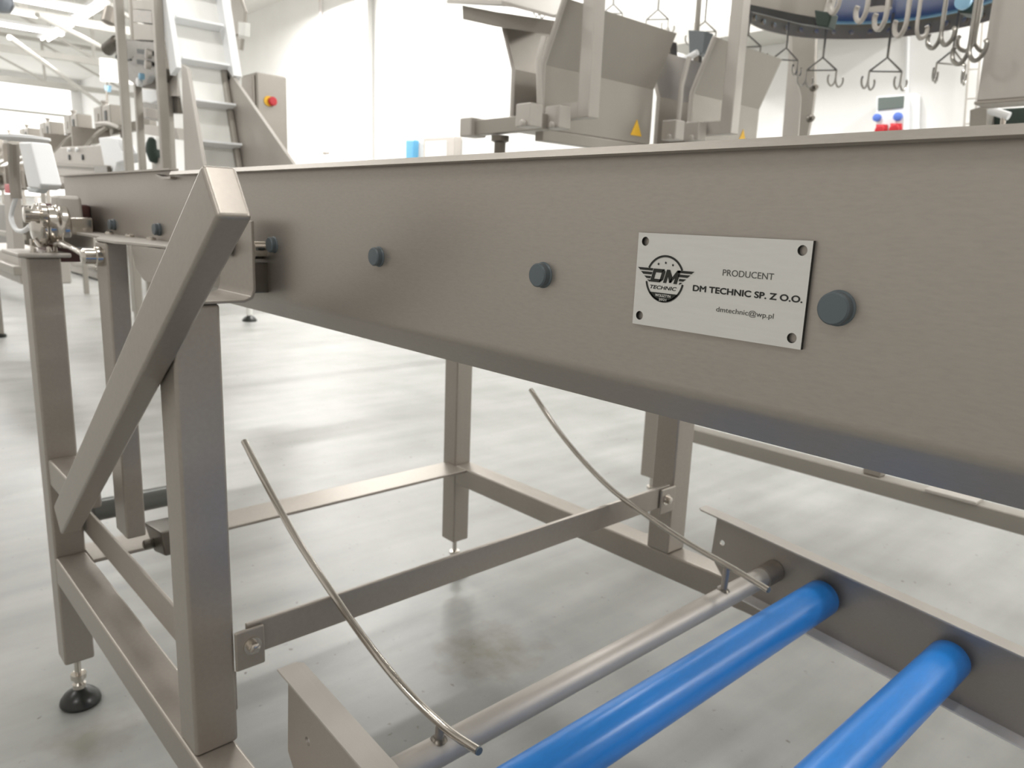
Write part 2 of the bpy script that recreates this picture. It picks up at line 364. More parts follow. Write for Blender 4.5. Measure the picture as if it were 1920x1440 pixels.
# flat support plate below the left section with its screws
sp = one('support_plate', BGLIGHT, lambda b: b.prism([(-2.02, .450, Z(-.063)), (-2.02, .405, Z(-.063)), (-1.56, .395, Z(-.063)), (-1.475, .366, Z(-.063)), (-1.36, .366, Z(-.063)), (-1.335, .380, Z(-.063)), (-1.20, .40, Z(-.063)), (-1.20, .450, Z(-.063))], (0, 0, .005)), cv, bevel=.001)
for x in (-1.80, -1.66, -1.53, -1.41): one('screw', SHINY, lambda b: b.lathe((x, .437, Z(-.058)), (0, 0, 1), [(.008, 0), (.008, .004), (.005, .006), (0, .0062)], 12), sp)
one('plate_skirt', PANEL, lambda b: b.prism([(-1.34, .384, Z(-.063)), (-1.16, .384, Z(-.063)), (-1.16, .384, Z(-.116)), (-1.285, .384, Z(-.116)), (-1.325, .384, Z(-.100))], (0, .004, 0)), cv)
hp = one('hanger_post', STEEL, lambda b: b.box(-1.492, -1.425, .368, .402, Z(-.600), Z(-.0635)), cv, bevel=.004, seg=3)
one('clamp_knob', SHINY, lambda b: b.lathe((-1.452, .368, Z(-.088)), (0, -1, 0), [(.017, 0), (.017, .010), (.014, .012), (.014, .028), (.010, .032), (0, .033)], 24), hp)
one('tie_rod', SHINY, lambda b: b.tube([(-1.455, .348, Z(-.090)), (-1.66, .352, Z(-.075)), (-1.80, .37, Z(-.085))], .005), hp)
one('drip_guard', DARKSTEEL, lambda b: b.sheet([(-1.41, .43, Z(-.070)), (-1.38, .43, Z(-.105)), (-1.33, .43, Z(-.150)), (-1.29, .43, Z(-.150))], (0, .10, 0), .003), cv)
rt = one('return_roller', mat('grey_roller_rubber', (.17, .175, .165), .3, .3), lambda b: b.cyl((-1.74, .386, Z(-.648)), (-1.74, .62, Z(-.648)), .024), cv)
one('take_up_block', DARKSTEEL, lambda b: (b.prism([(-1.63, .455, Z(-.655)), (-1.52, .455, Z(-.64)), (-1.50, .455, Z(-.685)), (-1.57, .455, Z(-.70))], (0, .06, 0)), b.cyl((-1.57, .46, Z(-.68)), (-1.57, .435, Z(-.68)), .010, n=12)), cv, bevel=.004)

# ---- maker plate (sub-parts: engraving)
PX, PY, PZ = -.2893*.996, .4441, -.0385*.996
npz = bpy.data.objects.new('name_plate', None); COL.objects.link(npz); npz.parent = cv; npz.location = Vector((PX, PY, Z(PZ)))-wl(cv); npz['label'] = 'engraved rectangular aluminium maker plate with four holes'
face = cutsheet('plate', [PLATE, INK], [(-.0660, -.0330), (.0660, -.0330), (.0660, .0330), (-.0660, .0330)],
                [(-.0595, .0270, .0032), (.0597, .0270, .0032), (-.0600, -.0264, .0032), (.0594, -.0266, .0032)], (PX, PY+.0029, Z(PZ)), (1, 0, 0), (0, 0, 1), .0058, npz)
for p in face.data.polygons:
    if abs(p.normal.y) < .5: p.material_index = 1
TH = .00025
def engr(name, polys, m=INK, lift=.0001, label=None):
    b = MB()
    for poly in polys: b.prism([(PX+x, PY-lift, Z(PZ)+y) for x, y in poly], (0, -TH, 0))
    return b.build(name, m, npz, smooth=False)
def text(name, s, x0, x1, base, cap, bold=0, shear=0, m=INK, lift=.0001):
    cu = bpy.data.curves.new(name, 'FONT'); cu.body = s; cu.size = 1; cu.fill_mode = 'BOTH'; cu.shear = shear; cu.extrude = 0; cu.resolution_u = 6
    t = bpy.data.objects.new('tmp', cu); COL.objects.link(t)
    dg = bpy.context.evaluated_depsgraph_get(); me = bpy.data.meshes.new_from_object(t.evaluated_get(dg)); bpy.data.objects.remove(t)
    xs = [v.co.x for v in me.vertices]; ys = [v.co.y for v in me.vertices]; mx, Mx = min(xs), max(xs)
    capu = .729 if True else max(ys)
    for v in me.vertices:
        x = x0+(v.co.x-mx)/(Mx-mx)*(x1-x0); y = base+v.co.y/capu*cap
        v.co = Vector((x, -lift, y))
    if bold:
        bb = bmesh.new(); 
        for k, (dx, dy) in enumerate(((-1, 0), (1, 0), (0, -.8), (0, .8), (0, 0))):
            c = me.copy(); c.transform(Matrix.Translation((dx*bold*cap, -k*.000004, dy*bold*cap))); bb.from_mesh(c)
        me = bpy.data.meshes.new(name); bb.to_mesh(me); bb.free()
    me.materials.clear(); me.materials.append(m)
    o = bpy.data.objects.new(name, me); COL.objects.link(o); o.parent = npz
    sd = o.modifiers.new('solid', 'SOLIDIFY'); sd.thickness = TH; sd.offset = 0
    return o
GREYINK = mat('engraved_grey', (.09, .09, .08), .5)
text('lettering', 'PRODUCENT', .0063, .0430, .0078, .0043, 0, 0, GREYINK)
text('lettering', 'DM TECHNIC SP. Z O.O.', -.0157, .0634, -.0043, .0041, .05)
text('lettering', 'dmtechnic@wp.pl', .0040, .0458, -.0162, .0034, 0, 0, GREYINK)
cx, cy, r0, r1 = -.0401, .0017, .0152, .0166
def arc(a0, a1, n=24, R0=r0, R1=r1):
    A = [math.radians(a0+(a1-a0)*i/n) for i in range(n+1)]
    return [[(cx+R0*math.cos(a), cy+R0*math.sin(a)), (cx+R1*math.cos(a), cy+R1*math.sin(a)), (cx+R1*math.cos(c), cy+R1*math.sin(c)), (cx+R0*math.cos(c), cy+R0*math.sin(c))] for a, c in zip(A, A[1:])]
engr('logo_ring', arc(26, 154) + arc(190, 350))
a0 = math.asin(-.0100/.0160); seg = [(cx+.0160*math.cos(a), cy+.0160*math.sin(a)) for a in [math.pi-a0+(2*a0+math.pi)*i/24*1.0 for i in range(25)]]
engr('logo_base', [seg])
# wings: stripes getting shorter downwards
W = []
for k, (yt, yb, lo, hi) in enumerate(((.0085, .0068, .0242, .0105), (.0058, .0040, .0212, .0112), (.0028, .0012, .0180, .0120), (.0002, -.0012, .0152, .0124))):
    W.append([(cx-lo, yt), (cx-hi, yt), (cx-hi-.0005, yb), (cx-lo+.0022, yb)])
    W.append([(cx+lo, yt), (cx+hi+.0006, yt), (cx+hi+.0001, yb), (cx+lo-.0022, yb)])
engr('logo_wing', W[0::2]); engr('logo_wing', W[1::2])
sh = lambda P: [(cx+x+y*.28, y-.0010) for x, y in P]
Dm = [[(-.0125, 0), (-.0098, 0), (-.0098, .0094), (-.0125, .0094)], [(-.0098, .0069), (-.0045, .0069), (-.0030, .0094), (-.0098, .0094)],
      [(-.0098, 0), (-.0040, 0), (-.0026, .0022), (-.0098, .0022)], [(-.0046, .0012), (-.0040, 0), (-.0018, .0020), (-.0018, .0078), (-.0036, .0094), (-.0046, .0084)],
      [(-.0010, 0), (.0016, 0), (.0016, .0094), (-.0010, .0094)], [(.0078, 0), (.0106, 0), (.0106, .0094), (.0078, .0094)],
      [(.0016, .0094), (.0016, .0048), (.0040, .0004), (.0056, .0004), (.0056, .0040)], [(.0078, .0094), (.0056, .0050), (.0040, .0004), (.0054, .0004), (.0078, .0045)]]
engr('logo_initials', [sh(P) for P in Dm])
text('logo_lettering', 'TECHNIC', cx-.0120, cx+.0108, -.0058, .0026, .03, .25)
text('logo_lettering', 'WOLSZTYN', cx-.0066, cx+.0066, -.0110, .0019, .03, 0, PLATE, .0006)
text('logo_lettering', '2021', cx-.0032, cx+.0032, -.0136, .0017, .03, 0, PLATE, .0006)
st = []
for sx, sy in ((-.0062, .0118), (0, .0130), (.0062, .0118)):
    st.append([(cx+sx+(.0010 if i % 2 == 0 else .00045)*math.sin(math.pi*i/5), sy+(.0010 if i % 2 == 0 else .00045)*math.cos(math.pi*i/5)) for i in range(10)])
engr('logo_stars', st)

# ================================================================== GEAR MOTOR at the conveyor's left end
gm = thing('gear_motor', 'shiny steel gear motor at the far left end of the long conveyor', 'gear motor', (-1.86, .40, Z(-.06)))
g = at(92, 415, 1, .36)
one('gearbox', SHINY, lambda b: (b.lathe((g.x, .395, g.z-.008), (0, -1, 0), [(.030, 0), (.046, .006), (.046, .020), (.038, .026), (.038, .042), (.044, .046), (.044, .058), (.026, .066), (.012, .068)], 32),
    b.box(g.x-.050, g.x+.040, .372, .430, g.z-.052, g.z+.010)), gm, bevel=.003)
one('motor_housing', BGLIGHT, lambda b: b.prism([(g.x-.045, .372, g.z+.002), (g.x+.030, .372, g.z+.002), (g.x+.022, .372, g.z+.052), (g.x-.030, .372, g.z+.052)], (0, .045, 0)), gm, bevel=.008, seg=3)
one('flange', SHINY, lambda b: b.lathe((g.x+.03, .352, g.z+.012), (0, -1, 0), [(.018, 0), (.024, .004), (.024, .012), (.012, .015), (.012, .030), (.015, .031), (.015, .040), (0, .041)], 20), gm)
one('mount_block', PLUM, lambda b: b.box(g.x-.13, g.x-.05, .36, .45, g.z-.085, g.z+.035), gm, bevel=.006)
one('drive_hub', BLACK, lambda b: b.lathe((-1.955, .449, g.z-.01), (0, -1, 0), [(.045, 0), (.045, .03), (.022, .032), (.022, .06)], 24), gm)
for y in (.325, .365): one('stud', SHINY, lambda b: b.cyl((g.x+.01, y, Z(-.099)), (g.x+.01, y, g.z-.035), .004, n=10), gm)
tb = thing('terminal_box', 'tilted white box with flat round flange above the gear motor', 'terminal box', at(65, 320, 1, .34))
p = at(66, 313, 1, .34)
rot = Matrix.Rotation(math.radians(13), 3, 'Y')
one('body', WHITE, lambda b: b.prism([at(34, 266, 1, .31), at(56, 266, 1, .31), at(76, 346, 1, .31), at(73, 354, 1, .31), at(52, 352, 1, .31)], (0, .034, 0)), tb, bevel=.004)
q = at(44, 260, 1, .345)
one('flange', WHITE, lambda b: b.lathe((q.x, q.y, q.z-.004), (0, 0, 1), [(.042, 0), (.048, .003), (.048, .008), (.02, .011), (0, .011)], 28), tb)
one('neck', BGSTEEL, lambda b: b.tube([at(25, 268, 1, .345), at(27, 330, 1, .345), at(31, 372, 1, .345)], .011), tb)
one('lower_rim', mat('pale_grey_plastic', (.62, .66, .68), .4), lambda b: b.prism([at(48, 350, 1, .315), at(76, 350, 1, .315), at(66, 362, 1, .315), at(52, 360, 1, .315)], (0, .018, 0)), tb, bevel=.003)
one('cable', WHITE, lambda b: b.tube([at(31, 368, 1, .345), at(24, 390, 1, .34), at(21, 410, 1, .335), at(30, 430, 1, .335), at(44, 433, 1, .34), at(56, 424, 1, .345)], .005), tb)
rs = thing('emergency_switch', 'small red switch on a pale post at the left edge', 'switch', at(14, 358, 1, .8))
one('button', RED, lambda b: b.prism([at(8, 345, 1, .8), at(18, 345, 1, .8), at(18, 362, 1, .8), at(9, 362, 1, .8)], (0, .04, 0)), rs, bevel=.004)
one('post', BGLIGHT, lambda b: b.prism([at(7, 364, 1, .82), at(19, 364, 1, .82), at(27, 470, 1, .82), at(13, 470, 1, .82)], (0, .05, 0)), rs, bevel=.003)

# ================================================================== ROLLER CHUTE (inclined, lower right)
rc = thing('roller_chute', 'low inclined steel roller frame with blue rollers beside the stand', 'roller conveyor', (-.4, .88, Z(-.75)))
zt = lambda x: -.590-.088*(x+.857)
X0, X1 = -.857, .42
def channel(y, s):
    # web with chamfered lower corner and a hole; flanges point inwards (s = +1: inwards is +Y)
    wh = .147
    out = [(-.826, zt(-.826)), (X1, zt(X1)), (X1, zt(X1)-wh), (-.790, zt(-.790)-wh), (-.832, zt(-.832)-wh+.045)]
    hx = -.776 if s > 0 else -.808
    ch = cutsheet('side_channel', PANEL, [(x, z+0) for x, z in out], [(hx, zt(hx)-.062 if s < 0 else zt(hx)-.050, .006)], (0, y, H), (1, 0, 0), (0, 0, 1), .004, rc)
    one('top_flange', BGLIGHT, lambda b: b.prism([(X0, y-.002*s, Z(zt(X0))), (X1, y-.002*s, Z(zt(X1))), (X1, y+s*.032, Z(zt(X1))), (X0+.008, y+s*.032, Z(zt(X0))), (X0, y+s*.024, Z(zt(X0)))], (0, 0, .003)), ch)
    one('bottom_flange', POL, lambda b: b.prism([(-.790, y, Z(zt(-.790)-wh)), (X1, y, Z(zt(X1)-wh)), (X1, y+s*.034, Z(zt(X1)-wh)), (-.790, y+s*.034, Z(zt(-.790)-wh))], (0, 0, .003)), ch)
channel(.392, 1); channel(1.372, -1)
for k in range(5):
    x = -.577+.2275*k; z = -.683-.020*k
    r_ = one('roller', BLUE, lambda b: b.lathe((x, .402, Z(z)), (0, 1, 0), [(.012, 0), (.031, .0005), (.0346, .003), (.0346, .952), (.031, .9555), (.012, .956)], 48), rc)
    r_['label'] = 'blue plastic roller'
    one('axle', SHINY, lambda b: b.cyl((x, .394, Z(z)), (x, 1.370, Z(z)), .008, n=12), r_)
ct = one('cross_tube', BGLIGHT, lambda b: b.cyl((-.685, .394, Z(-.673)), (-.685, 1.350, Z(-.673)), .0195, n=32), rc)
one('end_sleeve', STEEL, lambda b: b.cyl((-.685, 1.318, Z(-.673)), (-.685, 1.368, Z(-.673)), .0225, n=32), ct)
rod1 = [(-.605, -.624), (-.670, -.6305), (-.757, -.623), (-.853, -.599), (-.955, -.562), (-1.07, -.513), (-1.173, -.454), (-1.26, -.398)]
rod2 = [(-.597, -.619), (-.665, -.6065), (-.769, -.591), (-.865, -.569), (-.96, -.5425), (-1.053, -.498), (-1.138, -.443), (-1.22, -.376)]
for y, rd in ((.525, rod1), (1.18, rod2)):
    g_ = one('guide_rod', SHINY, lambda b: b.tube([(x, y, Z(z)) for x, z in rd], .0056, 14), rc)
    g_['label'] = 'thin curved polished steel guide rod'
    zr = rd[1][1]
    one('weld_stem', STEEL, lambda b: b.cyl((-.683, y, Z(-.656)), (-.681, y, Z(zr)), .006, n=12), g_)
    one('weld_bead', DARKSTEEL, lambda b: b.lathe((-.684, y, Z(-.656)), (0, 0, 1), [(.012, 0), (.009, .004), (.005, .006)], 14), g_)
    one('rubber_tip', CAP, lambda b: b.cyl((rd[0][0]-.001, y, Z(rd[0][1]-.0001)), (rd[0][0]+.002, y, Z(rd[0][1])), .0050, n=14), g_)

# ================================================================== SECOND STAND behind
s2 = thing('rear_stand', 'low square tube stand with long rail, seen under the long conveyor at right', 'stand', (-1.2, 2.44, 0))
leg(-1.826, -1.758, 2.41, 2.47, -1.0, -.30, s2); foot(-1.79, 2.44, s2)
one('base_rail', BGSTEEL, lambda b: b.box(-1.70, 1.5, 2.41, 2.47, Z(-.805), Z(-.752)), s2, bevel=.004)
one('joint_block', BGSTEEL, lambda b: b.box(-1.758, -1.66, 2.40, 2.47, Z(-.80), Z(-.70)), s2, bevel=.003)
leg(-.955, -.90, 2.42, 2.47, -.752, -.30, s2, 'post'); leg(1.2, 1.26, 2.41, 2.47, -.752, -.30, s2, 'post')
leg(1.40, 1.46, 2.41, 2.47, -1.0, -.805, s2); foot(1.43, 2.44, s2)
one('shelf_plate', BGLIGHT, lambda b: b.box(-.76, -.62, 2.40, 2.56, Z(-.752), Z(-.742)), s2, bevel=.002)
one('top_rail', BGSTEEL, lambda b: b.box(-1.826, 1.5, 2.41, 2.47, Z(-.30), Z(-.24)), s2, bevel=.004)

# ================================================================== V TROUGHS on hanging posts (upper middle)
def trough(name, label, x, y0, y1, zb, zf, ztop, lean, wid, th=.004, group=None):
    t = thing(name, label, 'trough', (x, (y0+y1)/2, Z(zb)), group)
    one('right_sheet', BGSTEEL, lambda b: b.sheet([(x+lean, y0, Z(ztop)), (x, y0, Z(zf)), (x, y0, Z(zb))], (0, y1-y0, 0), th), t, smooth=False)
    one('left_sheet', BGSTEEL, lambda b: b.sheet([(x-wid-lean*.9, y0, Z(ztop)), (x-wid, y0, Z(zf)), (x-wid, y0, Z(zb))], (0, y1-y0, 0), th), t, smooth=False)
    one('bottom_sheet', BGSTEEL, lambda b: b.box(x-wid, x, y0, y1, Z(zb-.006), Z(zb)), t)
    one('edge_rib', BGLIGHT, lambda b: b.tube([(x+lean+.004, y0-.006, Z(ztop)), (x+.004, y0-.006, Z(zf)), (x+.004, y0-.006, Z(zb))], .010, 8, 1), t)
    one('edge_rib', BGLIGHT, lambda b: b.tube([(x-wid-lean*.9, y0-.006, Z(ztop)), (x-wid, y0-.006, Z(zf)), (x-wid, y0-.006, Z(zb))], .008, 8, 1), t)
    return t
XT = -2.10
c1 = at(1014, 240, 0, XT); c2 = at(1217, 266, 0, XT); cf = at(1015, 120, 0, XT); cT = at(1040, 20, 1, cf.y)
zb1 = c1.z-H; zf1 = cf.z-H
t1 = trough('sheet_trough', 'nearer steel V trough hanging beside the round tube post', XT, c1.y, c2.y, zb1, zf1, zf1+.205, .095, .155)
p = at(1193, 241, 0, XT+.004)
def triangle(b, p, s=.035):
    b.prism([(p.x, p.y-s, p.z-s*.8), (p.x, p.y+s, p.z-s*.8), (p.x, p.y, p.z+s)], (.002, 0, 0))
one('warning_sign', YELLOW, lambda b: triangle(b, p), t1)
# second trough, offset towards the camera
XT2 = -2.02
e1 = at(1290, 262, 0, XT2); e2 = at(1412, 262, 0, XT2); ef = at(1292, 174, 0, XT2)
t2 = trough('sheet_trough', 'farther steel V trough, right of the nearer one', XT2, e1.y, e2.y+.02, e1.z-H-.04, ef.z-H, ef.z-H+.21, .09, .17)
p = at(1392, 256, 0, XT2+.004); one('warning_sign', YELLOW, lambda b: triangle(b, p, .032), t2)
# tray above the nearer trough
tr = thing('sheet_tray', 'shallow pale steel tray resting across the top of the nearer trough', 'tray', at(930, 20, 1, 2.0))
zt_ = at(930, 20, 1, 2.0).z
a_ = at(838, 4, 1, 1.95); b_ = at(868, 12, 1, 1.98)
one('top_sheet', BGLIGHT, lambda b: b.prism([at(838, 6, 1, 1.95), at(940, 8, 1, 1.80), at(1038, 34, 1, 2.10), at(1090, 22, 1, 2.5), at(1000, -40, 1, 2.6)], (0, 0, .012)), tr)
one('front_lip', BGSTEEL, lambda b: b.prism([at(867, 10, 1, 1.97), at(930, 22, 1, 1.95), at(1036, 38, 1, 2.05), at(1030, 64, 1, 2.05), at(930, 50, 1, 1.95), at(868, 36, 1, 1.97)], (0, .012, 0)), tr)
# support rails and clamps under the troughs
sr = thing('trough_support', 'dark steel rail with clamp blocks carrying both troughs', 'support rail', (XT, 2.6, Z(zb1-.05)))
ce = at(905, 240, 1, c1.y-.03)
one('cross_member', BGSTEEL, lambda b: b.box(ce.x, XT+.10, c1.y-.09, c1.y-.05, Z(zb1-.02), Z(zb1+.035)), sr, bevel=.004)
one('end_block', BGLIGHT, lambda b: b.box(ce.x-.045, ce.x+.025, c1.y-.11, c1.y-.03, Z(zb1-.025), Z(zb1+.045)), sr, bevel=.006)
one('drain_stub', DARKSTEEL, lambda b: b.lathe((XT-.155, c1.y-.06, Z(zb1-.10)), (0, 0, 1), [(.022, 0), (.022, .05), (.034, .055), (.034, .075)], 18), sr)
one('hose', mat('pale_red_rubber', (.75, .38, .36), .5), lambda b: b.tube([(XT-.155, c1.y-.06, Z(zb1-.10)), (XT-.153, c1.y-.06, Z(zb1-.16)), (XT-.15, c1.y-.055, Z(zb1-.30))], .010), sr)
one('long_rail', BGSTEEL, lambda b: b.box(XT-.03, XT+.012, c1.y, e2.y, Z(zb1-.045), Z(zb1-.006)), sr, bevel=.003)
def clamp(b, x, y, z):
    b.box(x-.036, x+.036, y-.03, y+.03, z-.040, z+.036); b.cyl((x+.01, y-.028, z-.03), (x+.01, y-.045, z-.03), .012, n=12)
for (u, v) in ((992, 216), (1046, 220), (1262, 244), (1304, 246)):
    p = at(u, v, 0, -1.98); one('clamp_block', BGLIGHT, lambda b: clamp(b, p.x, p.y, p.z), sr, bevel=.005)
def hanging_post(u, v, X, label, w=.056):
    p = at(u, v, 0, X); t = thing('hanging_post', label, 'post', p, None)
    one('upright', BGLIGHT, lambda b: b.box(p.x-w/2, p.x+w/2, p.y-w/2, p.y+w/2, p.z, Z(3.6)), t, bevel=.004)
    one('foot_arm', BGLIGHT, lambda b: b.box(p.x-w/2-.09, p.x-w/2+.002, p.y-w/2+.004, p.y+w/2-.004, p.z, p.z+.056), t, bevel=.004)
    return t
hanging_post(1102, 222, -1.93, 'square steel post hanging down in front of the nearer trough')
hanging_post(1366, 252, -1.86, 'square steel post hanging down in front of the farther trough')
# small jointed rods standing on the trough ends
for (u0, v0, u1, v1, u2, v2, l) in ((1020, 70, 1010, 110, 1012, 195, 'thin bent steel rod at the open end of the nearer trough'), (1292, 108, 1278, 160, 1272, 232, 'thin bent steel rod at the open end of the farther trough')):
    t = thing('bent_rod', l, 'rod', at(u2, v2, 0, -1.98))
    one('rod', BGLIGHT, lambda b: b.tube([at(u0, v0, 0, -1.98), at(u1, v1, 0, -1.98), at(u2, v2, 0, -1.98)], .010, 10, 1), t)
t = thing('rod_joint', 'short white round joint between the two troughs', 'joint', at(1262, 112, 1, 3.2))
one('arm', WHITE, lambda b: b.tube([at(1226, 108, 1, 3.2), at(1250, 101, 1, 3.2)], .014), t); one('arm', WHITE, lambda b: b.tube([at(1284, 112, 1, 3.2), at(1308, 98, 1, 3.2)], .014), t)
one('knuckle', WHITE, lambda b: b.lathe(at(1262, 113, 1, 3.2)-Vector((0, .02, 0)), (0, 1, 0), [(0, 0), (.015, .004), (.018, .012), (.015, .026), (0, .03)], 16), t)
one('dark_block', DARKSTEEL, lambda b: b.prism([at(1236, 74, 1, 3.25), at(1256, 76, 1, 3.25), at(1258, 124, 1, 3.25), at(1232, 120, 1, 3.25)], (0, .06, 0)), t, bevel=.004)
t = thing('stop_clamp', 'dark grey clamp box behind the farther trough', 'clamp', at(1304, 75, 1, 3.6))
one('box', mat('slate_paint', (.16, .18, .19), .5), lambda b: b.prism([at(1290, 56, 1, 3.6), at(1322, 58, 1, 3.6), at(1318, 100, 1, 3.6), at(1292, 104, 1, 3.6)], (0, .08, 0)), t, bevel=.004)
one('hanger', BGSTEEL, lambda b: b.cyl(at(1306, 60, 1, 3.64), Vector((at(1306, 60, 1, 3.64).x, 3.64, Z(3.6))), .015, n=10), t)
one('bracket_arm', DARKSTEEL, lambda b: b.prism([at(1300, 104, 1, 3.6), at(1310, 104, 1, 3.6), at(1310, 122, 1, 3.6), at(1300, 122, 1, 3.6)], (0, .03, 0)), t)

# ================================================================== CAROUSEL with hooks (upper right)
near = at(1640, 73, 1, 4.6); RC = .64
cc = Vector((near.x+.412*RC, near.y-.911*RC, near.z))
ca = thing('hook_carousel', 'round overhead carousel with steel ring and deep blue wheel', 'carousel', cc)
def ring(b, r0, r1, z0, z1, n=72):
    pr = [(r0, z0), (r1, z0), (r1, z1), (r0, z1)]
    R_ = [[b.b.verts.new((cc.x+r*math.cos(2*math.pi*i/n), cc.y+r*math.sin(2*math.pi*i/n), cc.z+z)) for r, z in pr] for i in range(n)]
    for i in range(n):
        a = R_[i]; c = R_[(i+1) % n]
        for k in range(4): b.b.faces.new((a[k], a[(k+1) % 4], c[(k+1) % 4], c[k]))
one('ring', BGSTEEL, lambda b: ring(b, RC-.05, RC, .075, .087), ca)
one('rim', STEEL, lambda b: ring(b, RC-.008, RC, 0, .08), ca)
one('wheel', BLUEDK, lambda b: ring(b, .12, RC-.07, .08, .15), ca)
one('wheel_edge', BLUELT, lambda b: ring(b, RC-.07, RC-.045, .07, .15), ca)
one('hub', STEEL, lambda b: b.cyl((cc.x, cc.y, cc.z), (cc.x, cc.y, Z(3.6)), .06), ca)
for i in range(6):
    a = i*math.pi/3; one('spoke', DARKSTEEL, lambda b: b.bar((cc.x+.05*math.cos(a), cc.y+.05*math.sin(a), cc.z+.17), (cc.x+(RC-.02)*math.cos(a), cc.y+(RC-.02)*math.sin(a), cc.z+.17), .06, .03), ca)
for i in range(16):
    a = math.radians(60+i*9+3); one('ring_bolt', SHINY, lambda b: b.lathe((cc.x+(RC-.008)*math.cos(a), cc.y+(RC-.008)*math.sin(a), cc.z+.035), (-math.cos(a), -math.sin(a), 0), [(.014, 0), (.014, .012), (0, .013)], 10), ca)
HOOKM = mat('hook_steel', (.30, .285, .26), .3, .8)
def jhook(b, p, s, ang, r, two=True):
    ca_, sa = math.cos(ang), math.sin(ang)
    P = lambda x, z: (p[0]+x*s*ca_, p[1]+x*s*sa, p[2]+z*s)
    b.tube([P(0, .0), P(0, -.35), P(.06, -.62), P(.26, -.80), P(.50, -.66), P(.56, -.42), P(.50, -.30)], r, 8, 4)
    if two: b.tube([P(0, -.35), P(-.06, -.62), P(-.26, -.80), P(-.50, -.66), P(-.56, -.42), P(-.50, -.30)], r, 8, 4)
def shackle(u, v, y, sz, ang, label, ztop):
    p = at(u, v, 1, y); t = thing('shackle_hook', label, 'hook', p, 'shackle hooks hanging from the carousel')
    ca_, sa = math.cos(ang), math.sin(ang); w_ = .065*sz
    one('rod', HOOKM, lambda b: b.cyl(p, (p.x, p.y, ztop), .0055*sz, n=10), t)
    L_ = Vector((p.x-w_*ca_, p.y-w_*sa, p.z-.055*sz)); R_ = Vector((p.x+w_*ca_, p.y+w_*sa, p.z-.055*sz))
    one('triangle', HOOKM, lambda b: (b.tube([L_, p, R_], .0045*sz, 8, 1), b.cyl(L_, R_, .0035*sz, n=8)), t)
    for q_ in (L_, R_):
        one('double_hook', HOOKM, lambda b: jhook(b, q_, .088*sz, ang+.75, .0042*sz), t)
zr_ = cc.z+.02
for (u, v, y, sz, ang, l) in ((1403, 66, 3.75, 1.05, .5, 'shackle hook hanging just right of the farther hanging post'),
        (1474, 90, 4.0, 1.1, .9, 'shackle hook overlapping the left edge of the gantry column'),
        (1543, 108, 4.25, 1.2, .55, 'shackle hook hanging just right of the gantry column'),
        (1664, 108, 4.45, 1.3, .70, 'shackle hook in the middle, straight above the socket box'),
        (1788, 93, 4.35, 1.25, 1.0, 'shackle hook nearest the large steel cabinet on the right'),
        (1322, 40, 3.9, 1.0, .6, 'shackle hook above the gap left of the farther hanging post'),
        (1234, 18, 3.9, 1.0, .6, 'shackle hook hanging above the right half of the nearer trough'),
        (1150, 8, 3.7, .9, .8, 'shackle hook hanging just right of the nearer hanging post'),
        (1032, -8, 3.2, .9, .8, 'shackle hook peeping in at the top edge, left of the nearer hanging post')):
    shackle(u, v, y, sz, ang, l, max(zr_, at(u, v, 1, y).z+.25))
def bighook(u, v, y, s, ang, label):
    p = at(u, v, 1, y); t = thing('meat_hook', label, 'hook', p, 'large single hooks in front of the blue wheel')
    one('hook', BGLIGHT, lambda b: jhook(b, p, s, ang, .0095*s/.12, False), t)
    one('stem', BGLIGHT, lambda b: b.cyl(p, (p.x, p.y, p.z+.28), .009*s/.12, n=10), t)
for (u, v, s, ang, l) in ((1578, -28, .115, 2.6, 'leftmost of the thick pale hooks before the blue wheel'), (1630, -16, .12, 2.6, 'thick pale hook second from left before the blue wheel'),
        (1666, -2, .12, 2.6, 'lowest thick pale hook at the middle of the blue wheel'), (1704, 12, .115, 2.6, 'thick pale hook at the right part of the blue wheel'),
        (1722, 30, .09, 1.2, 'small pale hook at the lower right rim of the blue wheel')):
    bighook(u, v, 3.0, s, ang, l)
for (u, v, s, ang, l) in ((1768, 40, .11, 2.7, 'dark hook left in the cluster beside the steel cabinet'), (1822, 60, .13, 2.7, 'dark hook right in the cluster, touching the steel cabinet'), (1832, 50, .11, .6, 'slim dark hook at the edge of the steel cabinet')):
    p = at(u, v, 1, 3.2 if u != 1832 else 3.45); t = thing('meat_hook', l, 'hook', p, 'dark single hooks beside the steel cabinet')
    one('hook', HOOKM, lambda b: jhook(b, p, s, ang, .008), t); one('stem', HOOKM, lambda b: b.cyl(p, (p.x, p.y, p.z+.4), .008, n=10), t)
# overhead drive plate left of the wheel
t = thing('drive_housing', 'dark flat drive housing under the left part of the carousel', 'drive housing', at(1480, 20, 1, 3.5))
one('plate', BGSTEEL, lambda b: b.prism([at(1398, -40, 1, 3.1), at(1400, 12, 1, 3.1), at(1540, 36, 1, 3.1), at(1560, -40, 1, 3.1)], (0, .08, 0)), t, bevel=.004)
one('underside_rail', BLACK, lambda b: b.prism([at(1405, 8, 1, 3.05), at(1530, 34, 1, 3.05), at(1530, 48, 1, 3.05), at(1500, 44, 1, 3.05), at(1404, 20, 1, 3.05)], (0, .05, 0)), t)
one('corner_block', GREENDK, lambda b: b.prism([at(1526, 18, 1, 3.03), at(1560, 24, 1, 3.03), at(1552, 52, 1, 3.03), at(1530, 48, 1, 3.03)], (0, .06, 0)), t, bevel=.006)
t = thing('drive_block', 'black block at the right rim of the blue wheel', 'drive block', at(1818, 15, 1, 3.5))
one('body', GREENDK, lambda b: b.prism([at(1798, 8, 1, 3.5), at(1830, 2, 1, 3.5), at(1826, 26, 1, 3.5), at(1796, 24, 1, 3.5)], (0, .1, 0)), t, bevel=.006)
